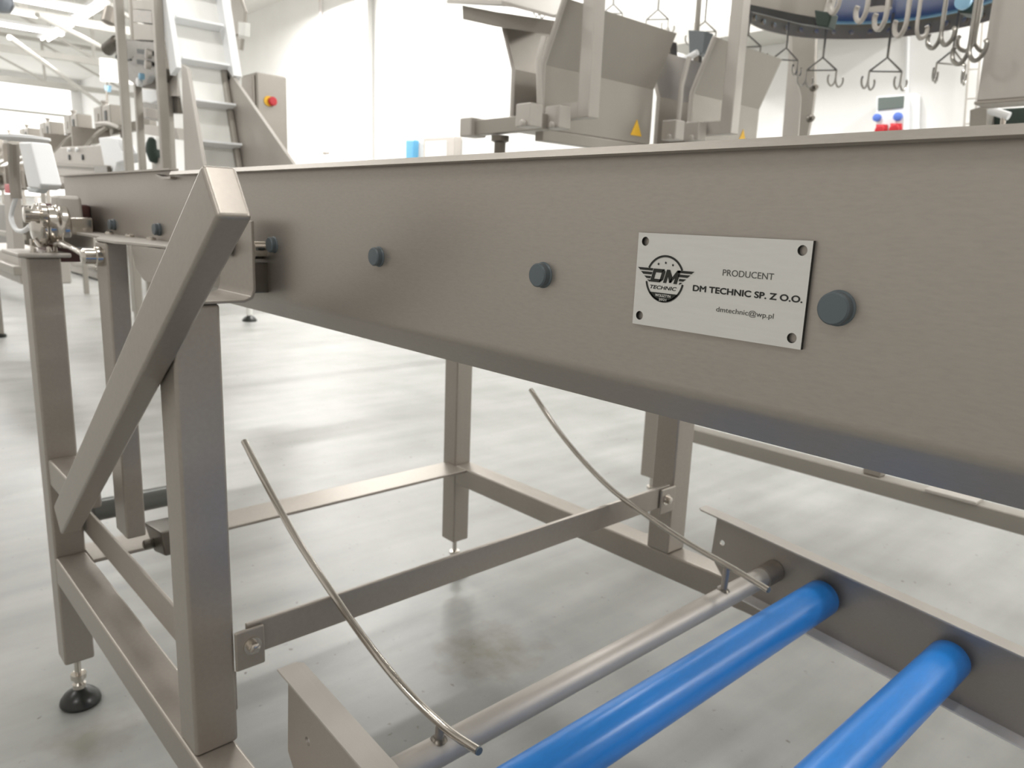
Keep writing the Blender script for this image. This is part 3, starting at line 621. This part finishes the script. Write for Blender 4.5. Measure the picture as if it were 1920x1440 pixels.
one('cap', BLUELT, lambda b: b.lathe(at(1808, 4, 1, 3.48), (0, -1, 0), [(.03, 0), (.03, .02), (0, .022)], 16), t)
# gantry column
gc = thing('gantry_column', 'pale folded steel column standing left of the shackle hooks', 'column', at(1495, 260, 1, 4.6))
one('column', BGLIGHT, lambda b: b.prism([at(1466, 262, 1, 4.6), at(1478, 130, 1, 4.6), at(1480, 0, 1, 4.6), at(1484, -60, 1, 4.6), at(1530, -60, 1, 4.6), at(1528, 40, 1, 4.6), at(1508, 60, 1, 4.6), at(1478, 100, 1, 4.6), at(1501, 178, 1, 4.6), at(1496, 262, 1, 4.6), at(1487, 900, 1, 4.6), at(1452, 900, 1, 4.6)][:], (0, .05, 0)) if False else b.prism([at(1466, 262, 1, 4.6), at(1478, 118, 1, 4.6), at(1480, -60, 1, 4.6), at(1506, -60, 1, 4.6), at(1486, 120, 1, 4.6), at(1502, 182, 1, 4.6), at(1496, 262, 1, 4.6), at(1478, 560, 1, 4.6), at(1450, 560, 1, 4.6)], (0, .06, 0)), gc)
one('gusset', BGSTEEL, lambda b: b.prism([at(1484, 55, 1, 4.57), at(1529, 55, 1, 4.57), at(1526, 180, 1, 4.57), at(1520, 222, 1, 4.57), at(1512, 262, 1, 4.57), at(1497, 262, 1, 4.57), at(1502, 182, 1, 4.57), at(1486, 120, 1, 4.57)], (0, .03, 0)), gc, bevel=.003)
for u, v in ((1525, 164), (1519, 222)): one('bolt', DARKSTEEL, lambda b: b.lathe(at(u, v, 1, 4.57), (1, -.4, 0), [(.022, -.01), (.022, .012), (.012, .014), (.012, .03)], 14), gc)

# socket box on the wall
p = at(1672, 218, 1, 6.45); sb = thing('socket_box', 'white wall socket box with smoked window, two blue and two red sockets', 'socket box', p)
bw, bh = .185, .50
def onwall(u, v): q_ = at(u, v, 1, 6.42); return q_
one('body', WHITE, lambda b: b.prism([at(1642, 180, 1, 6.42), at(1698, 176, 1, 6.42), at(1696, 300, 1, 6.42), at(1640, 300, 1, 6.42)], (0, .17, 0)), sb, bevel=.015)
one('side_case', WHITE, lambda b: b.prism([at(1700, 176, 1, 6.50), at(1718, 175, 1, 6.50), at(1715, 300, 1, 6.50), at(1698, 300, 1, 6.50)], (0, .09, 0)), sb, bevel=.008)
one('window', GREYWIN, lambda b: b.prism([at(1646, 183, 1, 6.41), at(1695, 179, 1, 6.41), at(1693, 202, 1, 6.41), at(1645, 207, 1, 6.41)], (0, .02, 0)), sb, bevel=.006)
for u, v, m_, r_ in ((1646, 221, SOCKBLUE, .030), (1685, 219, SOCKBLUE, .032)):
    one('blue_socket', m_, lambda b: b.lathe(at(u, v, 1, 6.42), (0, -1, 0), [(r_, 0), (r_, .03), (r_*.8, .034), (0, .034)], 24), sb)
for u, v in ((1652, 242), (1679, 240)):
    one('red_socket', RED, lambda b: (b.prism([at(u-10, v-9, 1, 6.40), at(u+11, v-9, 1, 6.40), at(u+11, v+14, 1, 6.40), at(u-10, v+14, 1, 6.40)], (0, .03, 0)), b.lathe(at(u, v+2, 1, 6.40), (0, -1, -.2), [(.036, 0), (.040, .03), (.03, .035), (0, .035)], 20)), sb, bevel=.004)
one('conduit', WHITE, lambda b: b.cyl(at(1700, 178, 1, 6.58), at(1706, -80, 1, 6.58), .014, n=10), sb)
# soap dispenser and paper box
t = thing('soap_dispenser', 'white and blue soap dispenser on the back wall', 'dispenser', at(765, 275, 1, 6.5))
one('case', WHITE, lambda b: b.prism([at(744, 258, 1, 6.48), at(776, 258, 1, 6.48), at(774, 310, 1, 6.48), at(744, 310, 1, 6.48)], (0, .11, 0)), t, bevel=.02)
one('blue_front', mat('dispenser_blue', (.12, .38, .62), .3), lambda b: b.prism([at(760, 262, 1, 6.46), at(776, 262, 1, 6.46), at(774, 312, 1, 6.46), at(760, 312, 1, 6.46)], (0, .10, 0)), t, bevel=.02)
t = thing('paper_box', 'pale grey paper towel box beside the soap dispenser', 'wall box', at(820, 278, 1, 6.5))
one('case', BGLIGHT, lambda b: b.prism([at(793, 258, 1, 6.46), at(852, 255, 1, 6.46), at(850, 320, 1, 6.46), at(793, 320, 1, 6.46)], (0, .13, 0)), t, bevel=.01)
one('front', CREAM, lambda b: b.prism([at(797, 266, 1, 6.45), at(836, 264, 1, 6.45), at(836, 320, 1, 6.45), at(797, 320, 1, 6.45)], (0, .02, 0)), t, bevel=.006)
t = thing('wall_pipe', 'thin vertical pipe with a valve on the back wall left of the dispenser', 'pipe', at(603, 200, 1, 6.55))
one('pipe', mat('pale_pipe_paint', (.72, .68, .67), .5), lambda b: b.cyl(at(609, 400, 1, 6.55), at(596, -200, 1, 6.55), .022, n=12), t); one('valve', BGSTEEL, lambda b: b.cyl(at(606, 287, 1, 6.50), at(616, 287, 1, 6.50), .022, n=10), t)
t = thing('cable_ladder', 'slim white vertical cable ladder on the wall beside the steel cabinet', 'cable ladder', at(1813, 180, 1, 6.5))
for u in (1806, 1826): one('rail', BGLIGHT, lambda b: b.cyl(at(u, 260, 1, 6.52), at(u+19, 0, 1, 6.52), .008, n=8), t)
for v in (130, 185, 232): one('rung', BGLIGHT, lambda b: b.cyl(at(1806+(260-v)*.073, v, 1, 6.52), at(1826+(260-v)*.073, v-1, 1, 6.52), .006, n=8), t)
# large steel cabinet at right
p = at(1830, 190, 1, 3.3); q_ = at(1845, -100, 1, 3.3)
bc = thing('steel_cabinet', 'large brushed steel cabinet hanging at the right edge', 'cabinet', p)
one('cabinet', BGLIGHT, lambda b: b.box(p.x, p.x+1.6, 3.3, 3.42, p.z, Z(1.9)), bc, bevel=.006)
one('bottom_edge', STEEL, lambda b: b.box(p.x-.005, p.x+1.61, 3.295, 3.425, p.z-.012, p.z), bc, bevel=.003)
t = thing('cabinet_drive', 'dark drive unit with pale shaft under the steel cabinet', 'drive unit', at(1880, 225, 1, 3.6))
one('motor', GREENDK, lambda b: b.prism([at(1848, 205, 1, 3.7), at(1935, 200, 1, 3.7), at(1935, 262, 1, 3.7), at(1850, 262, 1, 3.7)], (0, .2, 0)), t, bevel=.01)
one('bracket', BGSTEEL, lambda b: b.prism([at(1818, 206, 1, 3.6), at(1850, 196, 1, 3.6), at(1850, 262, 1, 3.6), at(1816, 262, 1, 3.6)], (0, .1, 0)), t, bevel=.004)
one('shaft', WHITE, lambda b: b.cyl(at(1855, 206, 1, 3.6), at(1892, 218, 1, 3.6), .016), t)
one('shaft', SHINY, lambda b: b.cyl(at(1882, 215, 1, 3.6), at(1878, 260, 1, 3.6), .010), t)

# ================================================================== CLEATED INCLINE CONVEYOR (upper left middle)
YB = 1.80
lo = at(412, 330, 1, YB); hi = at(352, -60, 1, YB); hw_ = .145
ic = thing('incline_conveyor', 'steep white cleated belt conveyor with steel sides behind the long panel', 'conveyor', lo)
dd = (hi-lo); L_ = dd.length; dn = dd.normalized(); nn = Vector((-dn.z, 0, dn.x)); nn = nn if nn.x > 0 else -nn
def slab(b, a, c, y0, y1, th, off=0):
    A_ = lo+dn*a+nn*off; C_ = lo+dn*c+nn*off
    b.prism([(A_.x, y0, A_.z), (C_.x, y0, C_.z), (C_.x+nn.x*th, y0, C_.z+nn.z*th), (A_.x+nn.x*th, y0, A_.z+nn.z*th)], (0, y1-y0, 0))
one('belt', CREAM, lambda b: slab(b, -.58, L_+.3, YB-hw_, YB+hw_, .02, -.03), ic)
m_ = (at(395, 140, 1, YB)-lo).length
sp_ = .235
for k in range(-3, 9):
    a_ = .17+k*sp_
    one('cleat', WHITE, lambda b: slab(b, a_, a_+.012, YB-hw_+.01, YB+hw_-.01, .075, -.01), ic)
one('side_plate', WHITE, lambda b: slab(b, m_+.02, L_+.3, YB-hw_-.03, YB-hw_, .11, -.05), ic)
one('side_plate', WHITE, lambda b: slab(b, m_+.02, L_+.3, YB+hw_, YB+hw_+.05, .12, -.05), ic)
s0 = at(340, 120, 1, YB-hw_-.02); s1 = at(352, 340, 1, YB-hw_-.02)
one('side_plate', BGLIGHT, lambda b: b.prism([at(340, 120, 1, YB-hw_-.03), at(350, 128, 1, YB-hw_-.03), at(386, 340, 1, YB-hw_-.03), at(392, 900, 1, YB-hw_-.03), at(375, 900, 1, YB-hw_-.03), at(347, 340, 1, YB-hw_-.03)], (0, .02, 0)), ic)
one('side_plate', BGLIGHT, lambda b: b.prism([at(415, 128, 1, YB+hw_), at(426, 130, 1, YB+hw_), at(550, 308, 1, YB+hw_), at(590, 380, 1, YB+hw_), at(455, 380, 1, YB+hw_)], (0, .02, 0)), ic)
one('side_rim', BGSTEEL, lambda b: b.tube([at(418, 131, 1, YB+hw_-.02), at(448, 310, 1, YB+hw_-.02), at(458, 380, 1, YB+hw_-.02)], .022, 10, 1), ic)
for u in (300,): one('leg', BGSTEEL, lambda b: b.box(at(u, 700, 1, YB).x-.03, at(u, 700, 1, YB).x+.03, YB+hw_+.02, YB+hw_+.08, 0, Z(.1)), ic)
# suspended pendant behind the belt
t = thing('hanging_socket', 'grey socket column hanging from the ceiling right of the white belt', 'pendant', at(445, 60, 1, 3.0))
one('pole', BGSTEEL, lambda b: b.cyl(at(446, 150, 1, 3.0), at(437, -120, 1, 3.0), .020), t)
one('plate', BGSTEEL, lambda b: b.prism([at(432, -10, 1, 2.98), at(446, -10, 1, 2.98), at(458, 20, 1, 2.98), at(456, 62, 1, 2.98), at(436, 66, 1, 2.98)], (0, .03, 0)), t, bevel=.004)
one('outlet', CREAM, lambda b: b.prism([at(446, 40, 1, 2.93), at(459, 42, 1, 2.93), at(458, 68, 1, 2.93), at(446, 66, 1, 2.93)], (0, .05, 0)), t, bevel=.006)
one('clip', BGSTEEL, lambda b: b.prism([at(446, 72, 1, 2.96), at(452, 72, 1, 2.96), at(450, 94, 1, 2.96), at(444, 92, 1, 2.96)], (0, .03, 0)), t)
# control cabinet with red knob
p = at(462, 133, 1, 2.9); q_ = at(543, 290, 1, 2.9)
cbx = thing('control_box', 'beige steel control box with red and yellow rotary switch', 'control box', p)
XC = -5.3
f0 = at(480, 134, 0, XC); f1 = at(538, 143, 0, XC)
one('case', BGSTEEL, lambda b: b.box(XC-.24, XC, f0.y, f1.y, 1.0, f0.z), cbx, bevel=.015)
one('hinge_side', STEEL, lambda b: b.box(XC-.20, XC-.02, f0.y-.02, f0.y, 1.02, f0.z-.02), cbx, bevel=.006)
k0 = at(506, 190, 0, XC)
one('switch_plate', YELLOW, lambda b: b.lathe(k0-Vector((0, .01, 0)), (1, 0, 0), [(.034, 0), (.034, .006), (0, .007)], 24), cbx)
one('switch_knob', RED, lambda b: b.lathe(k0+Vector((.006, .012, 0)), (1, 0, 0), [(.030, 0), (.030, .02), (.022, .026), (0, .026)], 24), cbx)
one('wall_arm', BGSTEEL, lambda b: b.box(XC-.16, XC-.08, f1.y, 6.6, 1.02, 1.08), cbx)

# ================================================================== TOWER MACHINE at left
tw = thing('tower_frame', 'tall steel machine tower of square posts and cross plates at the upper left', 'machine tower', at(265, 325, 1, 1.75))
for (u, v, y, wd) in ((243, 325, 1.62, .050), (268, 325, 1.85, .045), (312, 325, 1.60, .048), (325, 325, 1.9, .035)):
    p = at(u, v, 1, y); one('post', BGSTEEL, lambda b: b.box(p.x-wd/2, p.x+wd/2, p.y-wd/2, p.y+wd/2, 0, Z(1.9)), tw, bevel=.004)
def px(b, pts, y, th): b.prism([at(u, v, 1, y) for u, v in pts], (0, th, 0))
one('cross_plate', BGSTEEL, lambda b: px(b, [(248, 0), (290, 0), (292, 20), (250, 16)], 1.75, .1), tw)
one('cross_plate', DARKSTEEL, lambda b: px(b, [(249, 18), (284, 20), (285, 44), (250, 40)], 1.76, .1), tw)
one('cross_plate', BGSTEEL, lambda b: px(b, [(250, 44), (286, 46), (290, 76), (252, 74)], 1.78, .1), tw)
one('motor_plate', DARKSTEEL, lambda b: px(b, [(215, 72), (296, 78), (300, 128), (286, 156), (262, 164), (240, 150), (222, 120)], 1.80, .12), tw, bevel=.006)
for v in (94, 114): one('slot_bar', BLACK, lambda b: px(b, [(256, v-3), (278, v), (278, v+9), (257, v+6)], 1.77, .02), tw)
one('knob', BGLIGHT, lambda b: b.lathe(at(283, 102, 1, 1.78), (0, -1, 0), [(.03, 0), (.03, .03), (0, .035)], 18), tw)
one('knob', BGLIGHT, lambda b: b.lathe(at(282, 122, 1, 1.78), (0, -1, 0), [(.028, 0), (.028, .03), (0, .035)], 18), tw)
one('blue_valve', BLUELT, lambda b: b.lathe(at(270, 144, 1, 1.78), (0, -1, 0), [(.02, 0), (.02, .03), (0, .035)], 16), tw)
one('white_valve', WHITE, lambda b: b.lathe(at(266, 155, 1, 1.78), (0, -1, 0), [(.028, 0), (.028, .03), (0, .035)], 16), tw)
one('motor', STEEL, lambda b: b.lathe(at(206, 30, 1, 1.8), (0, .3, 1), [(.03, -.06), (.05, -.05), (.05, .05), (.035, .06)], 20), tw)
one('motor', DARKSTEEL, lambda b: b.lathe(at(212, 84, 1, 1.8), (1, .2, .3), [(.03, -.10), (.045, -.09), (.045, .06), (.03, .08)], 20), tw)
one('hose', BLACK, lambda b: b.tube([at(222, 98, 1, 1.75), at(218, 108, 1, 1.75), at(226, 114, 1, 1.75), at(246, 112, 1, 1.75)], .006), tw)
one('side_plate', BGLIGHT, lambda b: px(b, [(302, 70), (318, 74), (332, 130), (332, 180), (308, 180)], 1.9, .05), tw)
one('side_block', DARKSTEEL, lambda b: px(b, [(310, 180), (334, 182), (334, 212), (310, 212)], 1.92, .05), tw)
one('guard', BGLIGHT, lambda b: px(b, [(264, 200), (298, 208), (298, 222), (264, 220)], 1.9, .06), tw)
one('hopper', WHITE, lambda b: px(b, [(262, 168), (300, 168), (298, 188), (282, 194), (264, 190)], 2.0, .12), tw, bevel=.01)
one('cover', DARKSTEEL, lambda b: px(b, [(264, 192), (300, 192), (298, 228), (264, 222)], 2.1, .08), tw)
one('lower_tray', BGLIGHT, lambda b: px(b, [(258, 232), (330, 240), (336, 262), (262, 250)], 2.1, .1), tw)
t = thing('green_motor', 'small dark green motor between the posts of the tower', 'motor', at(290, 285, 1, 2.1))
one('motor', GREENDK, lambda b: b.lathe(at(288, 282, 1, 2.1), (.4, -.3, 1), [(.02, -.10), (.05, -.08), (.06, 0), (.045, .06), (.02, .10)], 18), t)
one('stand', BGLIGHT, lambda b: px(b, [(284, 296), (304, 296), (312, 420), (292, 420)], 2.12, .05), t)
one('terminal_cover', CREAM, lambda b: px(b, [(292, 256), (306, 258), (306, 282), (294, 280)], 2.08, .05), t, bevel=.005)

# ================================================================== GRADING LINE running away at left
MOD = None
yG = 2.35
a_ = at(214, 202, 1, yG); ZT = a_.z-H+.02
gl = thing('line_beam', 'long steel beam of the grading line running away at the left', 'beam', a_)
one('beam', BGSTEEL, lambda b: b.bar((a_.x+.8, yG+.10, Z(ZT-.20)), (a_.x-11, yG+.10, Z(ZT-.20)), .06, .08), gl)
one('lower_beam', BGSTEEL, lambda b: b.bar((a_.x+.5, yG+.10, Z(ZT-.72)), (a_.x-11, yG+.10, Z(ZT-.72)), .06, .06), gl)
for k in range(6):
    x = a_.x-.33-1.95*k
    for y in (yG+.14, yG+.6): one('leg', BGSTEEL, lambda b: b.box(x-.03, x+.03, y, y+.05, 0, Z(ZT-.18)), gl)
def module(x, label):
    t = thing('grading_module', label, 'weighing module', (x, yG, Z(ZT)), 'weighing modules along the grading line')
    z = Z(ZT)
    one('case', BGSTEEL, lambda b: (b.box(x-.28, x-.01, yG-.09, yG+.06, z-.20, z), b.box(x+.01, x+.28, yG-.09, yG+.06, z-.20, z-.01)), t, bevel=.01)
    one('port', BLACK, lambda b: b.box(x+.10, x+.17, yG-.095, yG-.085, z-.15, z-.06), t)
    one('pale_port', STEEL, lambda b: b.box(x-.18, x-.12, yG-.095, yG-.085, z-.14, z-.07), t)
    one('cap', BGLIGHT, lambda b: b.lathe((x-.14, yG-.02, z), (0, 0, 1), [(.02, 0), (.02, .04), (.035, .045), (.035, .06), (0, .062)], 12), t)
    one('tray', CREAM, lambda b: b.sheet([(x-.24, yG-.36, z-.50), (x-.24, yG-.14, z-.36), (x-.24, yG+.05, z-.34)], (.46, 0, 0), .012), t)
    one('lever', BGSTEEL, lambda b: b.tube([(x, yG-.05, z-.2), (x-.05, yG-.14, z-.28), (x, yG-.26, z-.42)], .02, 8, 3), t)
    one('lower_case', STEEL, lambda b: b.box(x-.25, x+.20, yG-.20, yG+.05, z-.78, z-.56), t, bevel=.01)
    one('drive', DARKSTEEL, lambda b: b.lathe((x+.06, yG-.20, z-.66), (0, -1, 0), [(.07, 0), (.07, .06), (.04, .07), (0, .07)], 16), t)
    one('side_frame', STEEL, lambda b: b.box(x-.31, x-.285, yG-.30, yG+.05, z-.80, z-.2), t)
    return t
ORD = ['nearest the tower posts', 'second from the tower', 'third from the tower', 'fourth from the tower', 'fifth from the tower', 'sixth from the tower', 'seventh from the tower', 'eighth from the tower', 'last and faintest at the left edge']
m0 = module(a_.x-.10, 'boxy steel weighing module with dark port, '+ORD[0])
for i in range(1, 9):
    c = copy_tree(m0); c.location = Vector(m0.location)+Vector((-1.22*i, 0, 0)); c['label'] = 'boxy steel weighing module with dark port, '+ORD[i]
p = at(130, 305, 1, 2.0)
t = thing('control_cover', 'pale steel cover with two dark round ports behind the long conveyor', 'machine cover', p)
one('cover', BGLIGHT, lambda b: px(b, [(100, 288), (112, 276), (188, 272), (196, 306), (196, 345), (98, 345)], 1.9, .05), t, bevel=.01)
for u in (131, 156): one('port', BLACK, lambda b: b.lathe(at(u, 295, 1, 1.9), (0, -1, 0), [(.026, 0), (.026, .01), (0, .012)], 20), t)
for u in (131, 146): one('button', WHITE, lambda b: b.lathe(at(u, 281, 1, 1.89), (0, -1, 0), [(.020, 0), (.020, .02), (0, .022)], 16), t)
one('lid', BGSTEEL, lambda b: px(b, [(96, 304), (200, 310), (202, 316), (96, 310)], 1.87, .08), t)
one('dark_base', DARKSTEEL, lambda b: px(b, [(176, 312), (200, 312), (202, 330), (178, 328)], 1.86, .03), t)
t = thing('white_hopper', 'white plastic hopper jug standing beside the tower posts', 'hopper', at(210, 290, 1, 1.9))
one('body', WHITE, lambda b: px(b, [(184, 258), (200, 256), (218, 262), (226, 282), (236, 286), (234, 302), (218, 306), (214, 330), (196, 320), (190, 285)], 1.9, .12), t, bevel=.012)
one('spout', BGLIGHT, lambda b: b.tube([at(180, 232, 1, 1.9), at(205, 232, 1, 1.9), at(224, 240, 1, 1.9)], .014), t)
one('base', WHITE, lambda b: b.lathe(at(210, 324, 1, 1.95), (0, 0, 1), [(.04, 0), (.06, .01), (.06, .02), (.03, .03)], 18), t)
t = thing('far_pipe_column', 'pale vertical duct with small blue mark beside the far truss', 'duct', at(197, 130, 1, 4.0))
one('duct', CREAM, lambda b: px(b, [(186, 108), (210, 110), (214, 154), (188, 152)], 4.0, .3), t)
one('blue_mark', SOCKBLUE if False else BLUELT, lambda b: px(b, [(196, 160), (203, 160), (202, 172), (197, 170)], 4.0, .05), t)
one('rod', BGSTEEL, lambda b: b.tube([at(200, 154, 1, 4.0), at(201, 200, 1, 4.0)], .02), t)
# lamp-like steel dome cut by the left edge
t = thing('steel_dome', 'bluish steel dome lamp cut by the top left edge', 'lamp', at(2, 20, 1, .9))
one('shade', mat('blue_grey_metal', (.35, .38, .43), .3, .7), lambda b: b.lathe(at(-4, -4, 1, .9), (0, .1, -1), [(.02, -.1), (.06, -.07), (.075, -.02), (.07, .04), (.05, .07), (0, .075)], 28), t)
one('stem', BGSTEEL, lambda b: b.cyl(at(-4, -4, 1, .9), at(-8, -400, 1, .9), .01), t)
# low machine bases, type unknown, far left, seen under the conveyor
def lowmachine(u0, u1, v0, v1, y, label, m1, feet=True):
    a = at(u0, v1, 1, y); c = at(u1, v0, 1, y)
    t = thing('low_machine', label, 'machine', (a.x, y, 0))
    one('body', m1, lambda b: b.box(min(a.x, c.x), max(a.x, c.x), y, y+.3, a.z, c.z), t, bevel=.01)
    one('beam', BGSTEEL, lambda b: b.box(min(a.x, c.x)-.1, max(a.x, c.x)+.1, y-.05, y, (a.z+c.z)/2-.03, (a.z+c.z)/2+.03), t, bevel=.005)
    for x in (a.x+.1, c.x-.1):
        one('leg', BGSTEEL, lambda b: b.box(x-.03, x+.03, y+.05, y+.11, .03, a.z), t)
        one('foot', RUBBER, lambda b: b.lathe((x, y+.08, 0), (0, 0, 1), [(.05, 0), (.05, .02), (.02, .04)], 14), t)
lowmachine(-60, 40, 385, 465, 1.75, 'dark low machine at the left edge behind the gear motor', DARKSTEEL)
lowmachine(-40, 34, 478, 500, 1.0, 'pale low machine at the left edge beside the leg top', BGLIGHT)
lowmachine(95, 180, 480, 498, 3.1, 'pale low machine seen between the left leg and the hanger post', BGLIGHT)
lowmachine(150, 330, 470, 484, 5.2, 'grey low machine far behind the hanger post', BGSTEEL)
t = thing('floor_stand', 'pale floor stand on a black round foot, beyond the right leg bracket', 'floor stand', at(468, 600, 2, -H))
q_ = at(468, 602, 2, -H)
one('pad', RUBBER, lambda b: b.lathe((q_.x, q_.y, 0), (0, 0, 1), [(.07, 0), (.075, .012), (.05, .045), (.02, .06), (0, .062)], 24), t)
one('post', CREAM, lambda b: b.cyl((q_.x, q_.y, .06), (q_.x, q_.y, .75), .03), t)

# far machine bodies behind the tower
t = thing('far_machine', 'long pale steel machine filling the view behind the tower', 'machine', at(100, 300, 1, 3.6))
one('body', BGLIGHT, lambda b: b.box(-19, -9.0, 3.6, 4.4, .75, Z(.12)), t, bevel=.02)
for k in range(5): one('leg', BGSTEEL, lambda b: b.box(-18.8+k*2.3, -18.72+k*2.3, 3.62, 3.70, 0, .75), t)
for k in range(5): one('door', CREAM, lambda b: b.box(-18.6+k*1.9, -17.0+k*1.9, 3.585, 3.6, .82, 1.18), t, bevel=.004)
